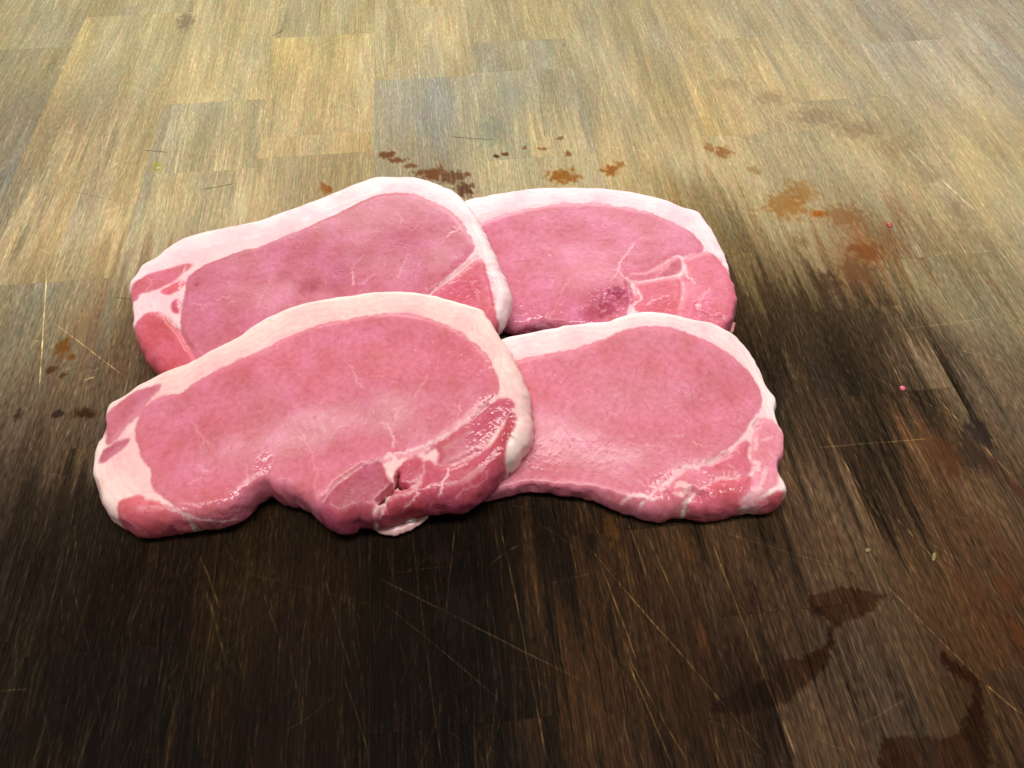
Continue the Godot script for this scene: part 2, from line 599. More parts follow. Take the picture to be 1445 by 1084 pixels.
# height left by what lies folded, cut or swollen, on the 1 mm grid's finer sibling (0.5 mm)
func relief_grid(d: Dictionary, look: Dictionary, muscles: Array, lo: Vector2, nx: int, nz: int) -> PackedFloat32Array:
	var w := nx * 2
	var h := nz * 2
	var out := PackedFloat32Array()
	out.resize(w * h)
	var slow := FastNoiseLite.new()
	slow.seed = look.seed + 40
	slow.frequency = 0.035
	slow.fractal_octaves = 2
	var quick := FastNoiseLite.new()
	quick.seed = look.seed + 41
	quick.frequency = 0.16
	quick.fractal_octaves = 3
	var big := PackedFloat32Array()
	big.resize(nx * nz)
	big.fill(-BAND)
	for g in muscles:
		for k in nx * nz:
			if g[k] > big[k]: big[k] = g[k]
	var up := enlarged(big, nx, nz, w, h)
	for j in h:
		for i in w:
			var at := j * w + i
			var s := up[at]
			var v := slow.get_noise_2d(i * 0.5, j * 0.5) * 0.16 + quick.get_noise_2d(i * 0.5, j * 0.5) * 0.06
			v += clampf((s + 0.4) * 0.15, -0.05, 0.4) - 0.16 * exp(-s * s * 1.6)
			out[at] = v
	for c in d.creases:
		var depth: float = c[0]
		var half: float = c[1]
		var p := points(c[2])
		for k in p.size() - 1:
			var a := p[k]
			var b := p[k + 1]
			var far := half * 2.6
			var i0 := clampi(int((minf(a.x, b.x) - far - lo.x) * 2.0), 0, w - 1)
			var i1 := clampi(int((maxf(a.x, b.x) + far - lo.x) * 2.0), 0, w - 1)
			var j0 := clampi(int((minf(a.y, b.y) - far - lo.y) * 2.0), 0, h - 1)
			var j1 := clampi(int((maxf(a.y, b.y) + far - lo.y) * 2.0), 0, h - 1)
			for j in range(j0, j1 + 1):
				for i in range(i0, i1 + 1):
					var q := Vector2(lo.x + (i + 0.5) * 0.5, lo.y + (j + 0.5) * 0.5)
					q.x += quick.get_noise_2d(q.x * 2.0, q.y * 2.0) * 0.8
					var e := b - a
					var t := clampf((q - a).dot(e) / maxf(e.length_squared(), 1e-6), 0.0, 1.0)
					var dist := (q - a - e * t).length() / half
					if dist < 2.6:
						var at := j * w + i
						var want := -depth * exp(-dist * dist) + (0.28 * depth * exp(-(dist - 1.8) * (dist - 1.8) * 2.0) if depth < 3.0 else 0.0)
						if want < 0.0: out[at] = minf(out[at], lerpf(out[at], want, minf(1.0, exp(-dist * dist) * 1.5)))
						else: out[at] = maxf(out[at], out[at] + want * 0.3)
	return out

func build_steak(root: Node3D, d: Dictionary, look: Dictionary, names: Array, muscles: Array, rim: PackedFloat32Array, round_over: PackedFloat32Array, lo: Vector2, nx: int, nz: int, thick: float, material: Material):
	var rest := rest_grid(d, lo, nx, nz, 2)
	var deepness := rest_grid(d, lo, nx, nz, 3)
	var relief := relief_grid(d, look, muscles, lo, nx, nz)
	var rw := nx * 2
	var rh := nz * 2
	var cell := 0.7
	var gw := int(nx / cell) - 1
	var gh := int(nz / cell) - 1
	var vert := PackedVector3Array()
	var flat := PackedVector2Array()     # where on the paint each vertex looks, mm from lo
	var tri := PackedInt32Array()
	var id := PackedInt32Array()
	id.resize(gw * gh)
	id.fill(-1)
	var outward := {}
	for j in gh:
		for i in gw:
			var x := (i + 1) * cell
			var z := (j + 1) * cell
			var dist := at_grid(rim, nx, nz, x, z)
			if dist < -2.0: continue
			var g := dist - at_grid(round_over, nx, nz, x, z)
			if g < -0.8 * cell: continue
			var border := g < 0.75 * cell
			if border:
				var grad := Vector2(at_grid(rim, nx, nz, x + 0.8, z) - at_grid(rim, nx, nz, x - 0.8, z), at_grid(rim, nx, nz, x, z + 0.8) - at_grid(rim, nx, nz, x, z - 0.8))
				if grad.length() < 0.2: continue
				grad = grad.normalized()
				for it in 2:
					var gg := at_grid(rim, nx, nz, x, z) - at_grid(round_over, nx, nz, x, z)
					x -= grad.x * clampf(gg, -cell, cell)
					z -= grad.y * clampf(gg, -cell, cell)
				outward[vert.size()] = -grad
			id[j * gw + i] = vert.size()
			var y := at_grid(rest, nx, nz, x, z) + at_grid(deepness, nx, nz, x, z) + at_grid(relief, rw, rh, x * 2.0, z * 2.0)
			vert.append(Vector3(x, y, z))
			flat.append(Vector2(x, z))
	for j in gh - 1:
		for i in gw - 1:
			var k := [id[j * gw + i], id[j * gw + i + 1], id[(j + 1) * gw + i + 1], id[(j + 1) * gw + i]]
			var have := []
			for q in k:
				if q >= 0: have.append(q)
			if have.size() == 4:
				tri.append_array(PackedInt32Array([have[0], have[1], have[2], have[0], have[2], have[3]]))
			elif have.size() == 3:
				tri.append_array(PackedInt32Array([have[0], have[1], have[2]]))
	# the open border, edge by edge
	var edges := {}
	for t in range(0, tri.size(), 3):
		for e in 3:
			var a := tri[t + e]
			var b := tri[t + (e + 1) % 3]
			var other := b * 1000000 + a
			if edges.has(other): edges.erase(other)
			else: edges[a * 1000000 + b] = true
	var rolled := FastNoiseLite.new()
	rolled.seed = look.seed + 60
	rolled.frequency = 0.13
	rolled.fractal_octaves = 3
	var rings := {}
	var facing := {}
	var upper := 6
	var lower := 5
	for key in edges:
		for v in [key / 1000000, key % 1000000]:
			if rings.has(v): continue
			var p := vert[v]
			var n: Vector2 = outward.get(v, Vector2.ZERO)
			if n == Vector2.ZERO:
				n = -Vector2(at_grid(rim, nx, nz, p.x + 1, p.z) - at_grid(rim, nx, nz, p.x - 1, p.z), at_grid(rim, nx, nz, p.x, p.z + 1) - at_grid(rim, nx, nz, p.x, p.z - 1)).normalized()
			var w := maxf(at_grid(rim, nx, nz, p.x, p.z), 1.0)
			var w2 := minf(w, 3.5)
			thick = at_grid(deepness, nx, nz, p.x, p.z)
			var bump := p.y - at_grid(rest, nx, nz, p.x, p.z) - thick
			var list := PackedInt32Array([v])
			var run := 0.0
			var before := Vector2(0.0, thick)
			for k in range(1, upper + lower + 1):
				var off := 0.0
				var y := 0.0
				if k <= upper:
					var th := PI * 0.5 * k / upper
					var square := clampf(0.45 + (w - 2.0) * 0.09, 0.45, 0.85)
					off = w * pow(sin(th), square)
					y = thick * (0.4 + 0.6 * pow(maxf(cos(th), 0.0), square))
				else:
					var ph := PI * 0.5 * (k - upper) / lower
					off = w - w2 * (1.0 - cos(ph))
					y = thick * 0.4 * (1.0 - sin(ph))
				run += before.distance_to(Vector2(off, y))
				before = Vector2(off, y)
				var wob := rolled.get_noise_3d(p.x + n.x * off, y * 1.6, p.z + n.y * off)
				off += wob * (0.6 if w < 3.0 else 1.1) * minf(1.0, k / 3.0)
				var q := Vector2(p.x + n.x * off, p.z + n.y * off)
				list.append(vert.size())
				facing[vert.size()] = Vector3(n.x * off, maxf(y - thick * 0.4, -thick * 0.2) / thick * w, n.y * off).normalized()
				var base := at_grid(rest, nx, nz, q.x, q.y)
				vert.append(Vector3(q.x, maxf(base + y + bump * maxf(0.0, 1.0 - float(k) / upper), 0.05), q.y))
				flat.append(Vector2(p.x, p.z) + n * run)
			rings[v] = list
	for key in edges:
		var a: PackedInt32Array = rings[key / 1000000]
		var b: PackedInt32Array = rings[key % 1000000]
		for k in a.size() - 1:
			tri.append_array(PackedInt32Array([b[k], a[k], a[k + 1], b[k], a[k + 1], b[k + 1]]))
	# one set of normals for the whole steak, so that its parts join without a seam
	var normal := PackedVector3Array()
	normal.resize(vert.size())
	for t in range(0, tri.size(), 3):
		var a := vert[tri[t]]
		var c := (vert[tri[t + 2]] - a).cross(vert[tri[t + 1]] - a)
		normal[tri[t]] += c
		normal[tri[t + 1]] += c
		normal[tri[t + 2]] += c
	for k in normal.size():
		normal[k] = normal[k].normalized()
		if facing.has(k) and normal[k].dot(facing[k]) < 0.35:
			normal[k] = facing[k]
	# each muscle and the fat round them is a part
	var lists := []
	for k in names.size() + 1:
		lists.append(PackedInt32Array())
	for t in range(0, tri.size(), 3):
		var m := (flat[tri[t]] + flat[tri[t + 1]] + flat[tri[t + 2]]) / 3.0
		var best := names.size()
		var most := 0.0
		for k in names.size():
			var s := at_grid(muscles[k], nx, nz, m.x, m.y) + 0.35
			if s > most:
				most = s
				best = k
		lists[best].append(tri[t])
		lists[best].append(tri[t + 1])
		lists[best].append(tri[t + 2])
	var shift := Vector3(lo.x, 0.0, lo.y)
	for k in lists.size():
		var idx: PackedInt32Array = lists[k]
		if idx.is_empty(): continue
		var renum := {}
		var pv := PackedVector3Array()
		var pn := PackedVector3Array()
		var pu := PackedVector2Array()
		var pi := PackedInt32Array()
		for v in idx:
			if not renum.has(v):
				renum[v] = pv.size()
				pv.append((vert[v] + shift) * 0.001)
				pn.append(normal[v])
				pu.append(Vector2(flat[v].x / nx, flat[v].y / nz))
			pi.append(renum[v])
		var arrays := []
		arrays.resize(Mesh.ARRAY_MAX)
		arrays[Mesh.ARRAY_VERTEX] = pv
		arrays[Mesh.ARRAY_NORMAL] = pn
		arrays[Mesh.ARRAY_TEX_UV] = pu
		arrays[Mesh.ARRAY_INDEX] = pi
		var mesh := ArrayMesh.new()
		mesh.add_surface_from_arrays(Mesh.PRIMITIVE_TRIANGLES, arrays)
		var part := MeshInstance3D.new()
		part.name = "fat_rim" if k == names.size() else names[k]
		part.mesh = mesh
		part.material_override = material
		root.add_child(part, true)

# a loose tongue of fat or skin: an oval section led along a line, each point x, height, z, half width, half thickness (mm)
func make_flap(root: Node3D, called: String, flat: Array, tint: Color, sd: int):
	var n := flat.size() / 5
	var soft := FastNoiseLite.new()
	soft.seed = sd
	soft.frequency = 0.25
	var st := SurfaceTool.new()
	st.begin(Mesh.PRIMITIVE_TRIANGLES)
	var rows := (n - 1) * 6
	var cols := 16
	for r in rows + 1:
		var f := float(r) / 6.0
		var k := mini(int(f), n - 2)
		var t := f - k
		t = t * t * (3.0 - 2.0 * t)
		var v := []
		for q in 5:
			v.append(lerpf(flat[k * 5 + q], flat[k * 5 + 5 + q], t))
		var along := Vector2(flat[k * 5 + 5] - flat[k * 5], flat[k * 5 + 7] - flat[k * 5 + 2]).normalized()
		var side := Vector2(-along.y, along.x)
		for c in cols + 1:
			var a := TAU * (c % cols) / cols
			var wob: float = 1.0 + 0.35 * soft.get_noise_3d(v[0], cos(a) * 3.0, v[2])
			var p := Vector3(v[0] + side.x * cos(a) * v[3] * wob, v[1] + sin(a) * v[4] * wob, v[2] + side.y * cos(a) * v[3] * wob)
			st.add_vertex(Vector3(p.x, maxf(p.y, 0.06), p.z) * 0.001)
	for r in rows:
		for c in cols:
			var a := r * (cols + 1) + c
			for q in [a, a + cols + 2, a + 1, a, a + cols + 1, a + cols + 2]:
				st.add_index(q)
	st.generate_normals()
	var m := StandardMaterial3D.new()
	m.resource_name = "loose_fat"
	m.albedo_color = tint
	m.roughness = 0.3
	var o := MeshInstance3D.new()
	o.name = called
	o.mesh = st.commit()
	o.material_override = m
	root.add_child(o, true)

func smooth(a: float, b: float, v: float) -> float:
	var t := clampf((v - a) / (b - a), 0.0, 1.0)
	return t * t * (3.0 - 2.0 * t)

func paint_steak(d: Dictionary, look: Dictionary, names: Array, muscles: Array, rim: PackedFloat32Array, lo: Vector2, nx: int, nz: int) -> StandardMaterial3D:
	var per := 5
	var w := nx * per
	var h := nz * per
	var sd: int = look.seed
	var rng := RandomNumberGenerator.new()
	rng.seed = sd
	var cloud := noise_bytes(w, h, nx, nz, 0.05, 3, sd)
	var mottle := noise_bytes(w, h, nx * 2, nz * 2, 0.14, 3, sd + 1)
	var fibre := noise_bytes(w, h, w / 2, h / 2, 0.20, 3, sd + 2)
	var grit := noise_bytes(w, h, w, h, 0.30, 2, sd + 3)
	var rims := enlarged(rim, nx, nz, w, h)
	# fat that runs through the lean: the traced veins, then fine ones of the same kind
	var vein := PackedFloat32Array()
	vein.resize(w * h)
	var wob := FastNoiseLite.new()
	wob.seed = sd + 5
	wob.frequency = 0.35
	wob.fractal_octaves = 3
	for v in d.veins:
		draw_vein(vein, w, h, per, points(v[2]), lo, minf(v[0] * (1.3 if v[1] > 0.75 else 0.95), 0.95), v[1], wob, rng, true)
	for k in 130:
		var at := Vector2(rng.randf_range(26, nx - 26), rng.randf_range(26, nz - 26))
		if at_grid(rim, nx, nz, at.x, at.y) < 6.0: continue
		var turn := rng.randf_range(0, TAU)
		var p := PackedVector2Array([at + lo])
		for s in rng.randi_range(1, 4):
			turn += rng.randfn(0.0, 0.6)
			p.append(p[-1] + Vector2(cos(turn), sin(turn) * 0.8) * rng.randf_range(0.6, 2.2))
		draw_vein(vein, w, h, per, p, lo, rng.randf_range(0.08, 0.32), rng.randf_range(0.25, 0.5), wob, rng, false)
	var fat: Color = look.fat
	var pr := PackedFloat32Array()
	var count := w * h
	var red := PackedFloat32Array()
	var green := PackedFloat32Array()
	var blue := PackedFloat32Array()
	var meat := PackedFloat32Array()
	red.resize(count)
	green.resize(count)
	blue.resize(count)
	meat.resize(count)
	red.fill(fat.r * 255.0)
	green.fill(fat.g * 255.0)
	blue.fill(fat.b * 255.0)
	for m in names.size():
		var tint: Color = look.tints.get(names[m], look.lean)
		var tr := tint.r * 255.0
		var tg := tint.g * 255.0
		var tb := tint.b * 255.0
		var g := enlarged(muscles[m], nx, nz, w, h)
		for k in count:
			var s := g[k]
			if s < -1.6: continue
			s += 0.35 + (cloud[k] - 128) * 0.006 + (mottle[k] - 128) * 0.0045
			var a := clampf(s * (1.2 if m == 0 else 0.75) + 0.5, 0.0, 1.0)
			if a <= 0.0: continue
			# the lean is brightest along its edge
			var e := clampf(1.0 - s * 0.22, 0.0, 1.0) * 9.0
			red[k] = lerpf(red[k], tr + e, a)
			green[k] = lerpf(green[k], tg + e, a)
			blue[k] = lerpf(blue[k], tb + e * 0.6, a)
			if a > meat[k]: meat[k] = a
	var deep: Array = d.deep
	for k in range(0, deep.size(), 4):
		var cx: float = (deep[k] - lo.x) * per
		var cz: float = (deep[k + 1] - lo.y) * per
		var r: float = deep[k + 2] * per * 0.3 * 2.1
		for j in range(clampi(int(cz - r), 0, h), clampi(int(cz + r), 0, h)):
			for i in range(clampi(int(cx - r), 0, w), clampi(int(cx + r), 0, w)):
				var at := j * w + i
				var t := 1.0 - Vector2(i - cx, j - cz).length() / r + (mottle[at] - 128) * 0.004
				var a: float = smooth(0.0, 0.7, t) * deep[k + 3] * meat[at]
				red[at] = lerpf(red[at], 150.0, a)
				green[at] = lerpf(green[at], 50.0, a)
				blue[at] = lerpf(blue[at], 76.0, a)
	# where the muscle gapes, the cut goes down to dark red
	for c in d.creases:
		if c[0] < 2.4: continue
		var p := points(c[2])
		for k in p.size() - 1:
			var n := int(p[k].distance_to(p[k + 1]) * per) + 1
			for s in n:
				var q := p[k].lerp(p[k + 1], float(s) / n)
				var r: float = c[1] * per * 0.5 * (0.8 + 0.5 * wob.get_noise_2d(q.x * 3.0, q.y * 3.0))
				var cx := (q.x - lo.x) * per
				var cz := (q.y - lo.y) * per
				for j in range(maxi(int(cz - r - 2.0), 0), mini(int(cz + r + 3.0), h)):
					for i in range(maxi(int(cx - r - 2.0), 0), mini(int(cx + r + 3.0), w)):
						var at := j * w + i
						var a := clampf((r + 1.5 - Vector2(i + 0.5 - cx, j + 0.5 - cz).length()) / 3.0, 0.0, 1.0) * 0.9
						if a <= 0.0: continue
						red[at] = minf(red[at], lerpf(red[at], 88.0, a))
						green[at] = minf(green[at], lerpf(green[at], 16.0, a))
						blue[at] = minf(blue[at], lerpf(blue[at], 28.0, a))
						vein[at] *= 1.0 - a
	# juice standing on the cut face: drops, and places where it lies in ripples
	var wet := PackedFloat32Array()
	var drop := PackedFloat32Array()
	wet.resize(count)
	drop.resize(count)
	var zones: Array = d.wet
	for k in range(0, zones.size(), 4):
		var cx: float = (zones[k] - lo.x) * per
		var cz: float = (zones[k + 1] - lo.y) * per
		var r: float = zones[k + 2] * per
		for j in range(clampi(int(cz - r), 0, h), clampi(int(cz + r), 0, h)):
			for i in range(clampi(int(cx - r), 0, w), clampi(int(cx + r), 0, w)):
				var at := j * w + i
				var t := 1.0 - Vector2(i - cx, j - cz).length() / r + (cloud[at] - 128) * 0.004
				wet[at] = maxf(wet[at], smooth(0.0, 0.5, t) * zones[k + 3])
	for k in 900:
		var at := Vector2(rng.randf_range(26, nx - 26), rng.randf_range(26, nz - 26))
		if at_grid(rim, nx, nz, at.x, at.y) < 3.0: continue
		var cx := at.x * per
		var cz := at.y * per
		var here := int(cz) * w + int(cx)
		if meat[here] < 0.9 or rng.randf() > 0.10 + wet[here] * 0.9 + maxf(0.0, (cloud[here] - 150) * 0.012): continue
		var r := rng.randf_range(0.22, 0.5) * per
		var long := rng.randf_range(1.0, 2.0)
		for j in range(maxi(int(cz - r), 0), mini(int(cz + r + 2.0), h)):
			for i in range(maxi(int(cx - r * long), 0), mini(int(cx + r * long + 2.0), w)):
				var q := Vector2((i + 0.5 - cx) / long, j + 0.5 - cz).length() / r
				if q < 1.0:
					drop[j * w + i] = maxf(drop[j * w + i], sqrt(1.0 - q * q) * r / per)
	var color := PackedByteArray()
	var rough := PackedByteArray()
	var relief := PackedByteArray()
	color.resize(count * 3)
	rough.resize(count)
	relief.resize(count)
	for k in count:
		var c := cloud[k] * 0.003922 - 0.5
		var mo := mottle[k] * 0.003922 - 0.5
		var f := fibre[k] * 0.003922 - 0.5
		var gr := grit[k] * 0.003922 - 0.5
		var a := meat[k]
		var v := vein[k]
		var r := red[k]
		var g := green[k]
		var b := blue[k]
		var lm := c * 27.0 + mo * 18.0 + f * 13.0 + gr * 9.0
		# fat: faint pink layers that follow the rim
		var layer := sin(rims[k] * 2.1 + c * 9.0 + mo * 3.0)
		var fm := mo * 9.0 + f * 6.0 + gr * 5.0 + clampf(2.5 - rims[k], 0.0, 2.5) * 3.0
		var blush := maxf(0.0, c + 0.12) * 34.0 + maxf(0.0, layer) * 8.0 + clampf(rims[k] - 2.0, 0.0, 8.0) * 1.6
		r += lm * 0.75 * a + fm * (1.0 - a)
		g += lm * 0.85 * a + (fm - blush) * (1.0 - a)
		b += (lm * 0.9 + c * 16.0) * a + (fm - blush * 0.75) * (1.0 - a)
		# the fat between the muscles is pinker than the rim
		if a < 1.0 and rims[k] > 12.9:
			var inner := clampf((rims[k] - 12.9) * 3.0, 0.0, 0.55) * (1.0 - a)
			r = lerpf(r, 232.0, inner)
			g = lerpf(g, 172.0, inner)
			b = lerpf(b, 178.0, inner)
		if v > 0.0:
			r = lerpf(r, 238.0, v * a)
			g = lerpf(g, 186.0, v * a)
			b = lerpf(b, 190.0, v * a)
		# pale flecks
		if gr > 0.23 and a > 0.9:
			var q := (gr - 0.23) * 1.5
			r += q * 60.0
			g += q * 70.0
			b += q * 70.0
		var p := k * 3
		color[p] = clampi(int(r * 0.93), 8, 240)
		color[p + 1] = clampi(int(g * 0.93), 8, 240)
		color[p + 2] = clampi(int(b * 0.93), 8, 240)
		var wt := wet[k]
		rough[k] = clampi(int((88.0 + mo * 50.0 + gr * 40.0) * a * (1.0 - 0.74 * wt) + (100.0 + mo * 60.0 + c * 50.0) * (1.0 - a) + v * 20.0 * (1.0 - wt) - drop[k] * 90.0), 26, 255)
		relief[k] = clampi(int(100.0 + (mo * 24.0 * (1.0 + 8.0 * wt) + f * 26.0 * (1.0 + 2.0 * wt) + gr * 8.0 + v * 8.0) * (0.35 + 0.65 * a) + drop[k] * 170.0), 0, 255)
	var m := StandardMaterial3D.new()
	m.resource_name = "raw_pork"
	m.albedo_texture = picture(w, h, color, Image.FORMAT_RGB8)
	m.roughness_texture = picture(w, h, rough, Image.FORMAT_L8)
	m.roughness_texture_channel = BaseMaterial3D.TEXTURE_CHANNEL_RED
	m.roughness = 1.0
	m.metallic_specular = 0.40
	m.heightmap_enabled = true
	m.heightmap_texture = picture(w, h, relief, Image.FORMAT_L8)
	m.heightmap_scale = 0.036
	m.texture_repeat = false
	m.subsurf_scatter_enabled = true
	m.subsurf_scatter_strength = 0.12
	return m

func draw_vein(vein: PackedFloat32Array, w: int, h: int, per: int, p: PackedVector2Array, lo: Vector2, alpha: float, width: float, wob: FastNoiseLite, rng: RandomNumberGenerator, branch: bool):
	var walked := 0.0
	var total := 0.0
	for k in p.size() - 1:
		total += p[k].distance_to(p[k + 1])
	for k in p.size() - 1:
		var a := p[k]
		var b := p[k + 1]
		var n := int(a.distance_to(b) * per * 1.5) + 1
		for s in n:
			var t := float(s) / n
			var q := a.lerp(b, t)
			q += Vector2(wob.get_noise_2d(q.x, q.y), wob.get_noise_2d(q.x, q.y + 200.0)) * 0.9
			var along := (walked + a.distance_to(b) * t) / maxf(total, 0.01)
			var fade := minf(1.0, minf(along, 1.0 - along) * 6.0 + 0.35)
			var thick := width * 0.5 * (0.75 + 0.9 * wob.get_noise_2d(q.x * 2.0 + 50.0, q.y * 2.0)) * (0.5 + 0.5 * fade)
			var r := maxf(thick, 0.12) * per
			var cx := (q.x - lo.x) * per
			var cz := (q.y - lo.y) * per
			for j in range(maxi(int(cz - r - 2.0), 0), mini(int(cz + r + 3.0), h)):
				for i in range(maxi(int(cx - r - 2.0), 0), mini(int(cx + r + 3.0), w)):
					var dist := sqrt((i + 0.5 - cx) * (i + 0.5 - cx) + (j + 0.5 - cz) * (j + 0.5 - cz))
					var v := alpha * fade * clampf((r + 1.8 - dist) / 3.2, 0.0, 1.0)
					var at := j * w + i
					if v > vein[at]: vein[at] = v
			if branch and rng.randf() < 0.012 and width < 1.3:
				var dir := (b - a).normalized().rotated((1.0 if rng.randf() < 0.5 else -1.0) * rng.randf_range(0.5, 1.3))
				var bp := PackedVector2Array([q, q + dir * rng.randf_range(0.8, 2.2), q + dir.rotated(rng.randf_range(-0.5, 0.5)) * rng.randf_range(2.0, 4.0)])
				draw_vein(vein, w, h, per, bp, lo, alpha * 0.6, width * 0.5, wob, rng, false)
		walked += a.distance_to(b)

# ---------------------------------------------------------------- crumbs

func crumb_mesh(sd: int, size: Vector3) -> ArrayMesh:
	var shape := FastNoiseLite.new()
	shape.seed = sd
	shape.frequency = 0.9
	var st := SurfaceTool.new()
	st.begin(Mesh.PRIMITIVE_TRIANGLES)
	var rows := 9
	var cols := 14
	for r in rows + 1:
		for c in cols + 1:
			var th := PI * r / rows
			var ph := TAU * (c % cols) / cols
			var n := Vector3(sin(th) * cos(ph), cos(th), sin(th) * sin(ph))
			var p := n * (1.0 + 0.45 * shape.get_noise_3dv(n * 1.6))
			p *= size
			p.y = maxf(p.y + size.y * 0.55, 0.02)
			st.add_vertex(p * 0.001)
	for r in rows:
		for c in cols:
			var a := r * (cols + 1) + c
			for k in [a, a + 1, a + cols + 2, a, a + cols + 2, a + cols + 1]:
				st.add_index(k)
	st.generate_normals()
	return st.commit()

func make_crumbs():
	for c in CRUMBS:
		var m := StandardMaterial3D.new()
		m.resource_name = "crumb"
		m.albedo_color = c[5]
		m.roughness = 0.35
		var o := MeshInstance3D.new()
		o.name = c[0]
		o.mesh = crumb_mesh(int(c[2].x * 10.0), c[3])
		o.material_override = m
		o.position = Vector3(c[2].x, 0.0, c[2].y) * 0.001
		o.rotation.y = c[4]
		tag(o, c[1], c[6])
		add_child(o, true)


# ---------------------------------------------------------------- tables (mm)
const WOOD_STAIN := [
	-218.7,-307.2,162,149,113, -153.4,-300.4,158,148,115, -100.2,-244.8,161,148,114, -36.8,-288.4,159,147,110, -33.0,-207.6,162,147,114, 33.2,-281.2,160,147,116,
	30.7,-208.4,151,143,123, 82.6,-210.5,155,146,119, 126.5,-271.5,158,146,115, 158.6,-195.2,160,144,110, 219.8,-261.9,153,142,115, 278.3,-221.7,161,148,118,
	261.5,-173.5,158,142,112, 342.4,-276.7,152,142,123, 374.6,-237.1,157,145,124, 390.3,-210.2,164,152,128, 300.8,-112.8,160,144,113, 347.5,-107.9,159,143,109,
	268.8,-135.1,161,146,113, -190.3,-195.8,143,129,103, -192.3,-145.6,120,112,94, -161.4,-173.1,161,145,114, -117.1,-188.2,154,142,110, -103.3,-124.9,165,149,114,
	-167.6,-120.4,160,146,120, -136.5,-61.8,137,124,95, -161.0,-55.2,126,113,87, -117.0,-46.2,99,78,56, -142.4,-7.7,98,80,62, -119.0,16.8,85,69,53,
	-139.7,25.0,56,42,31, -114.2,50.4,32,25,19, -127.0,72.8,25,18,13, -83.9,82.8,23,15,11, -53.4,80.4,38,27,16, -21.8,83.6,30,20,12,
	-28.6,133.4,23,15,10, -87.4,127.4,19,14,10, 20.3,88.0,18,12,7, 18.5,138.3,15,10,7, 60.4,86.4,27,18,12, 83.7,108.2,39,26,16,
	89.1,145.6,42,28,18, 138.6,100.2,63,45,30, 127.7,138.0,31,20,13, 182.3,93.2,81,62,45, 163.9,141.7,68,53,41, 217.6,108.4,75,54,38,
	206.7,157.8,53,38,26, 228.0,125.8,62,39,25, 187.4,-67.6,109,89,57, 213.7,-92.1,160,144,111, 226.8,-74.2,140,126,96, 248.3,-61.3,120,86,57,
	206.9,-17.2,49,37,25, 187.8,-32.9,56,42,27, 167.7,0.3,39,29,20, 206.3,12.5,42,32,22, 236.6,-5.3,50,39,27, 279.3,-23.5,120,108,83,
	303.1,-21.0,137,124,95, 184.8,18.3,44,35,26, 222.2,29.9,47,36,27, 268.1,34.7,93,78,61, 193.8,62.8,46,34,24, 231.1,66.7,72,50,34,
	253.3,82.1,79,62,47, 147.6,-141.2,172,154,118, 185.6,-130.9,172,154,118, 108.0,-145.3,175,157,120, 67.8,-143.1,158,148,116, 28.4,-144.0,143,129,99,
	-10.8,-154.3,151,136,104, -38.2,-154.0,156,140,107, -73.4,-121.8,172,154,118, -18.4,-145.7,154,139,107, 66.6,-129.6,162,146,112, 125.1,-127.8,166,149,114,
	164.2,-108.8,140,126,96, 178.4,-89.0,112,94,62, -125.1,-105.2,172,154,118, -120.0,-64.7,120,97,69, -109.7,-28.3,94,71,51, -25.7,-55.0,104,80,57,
	24.6,-36.0,45,34,23, 124.0,-25.8,64,47,30, -67.0,15.0,37,28,19, 22.3,31.3,28,20,13, 112.0,33.5,37,28,19]
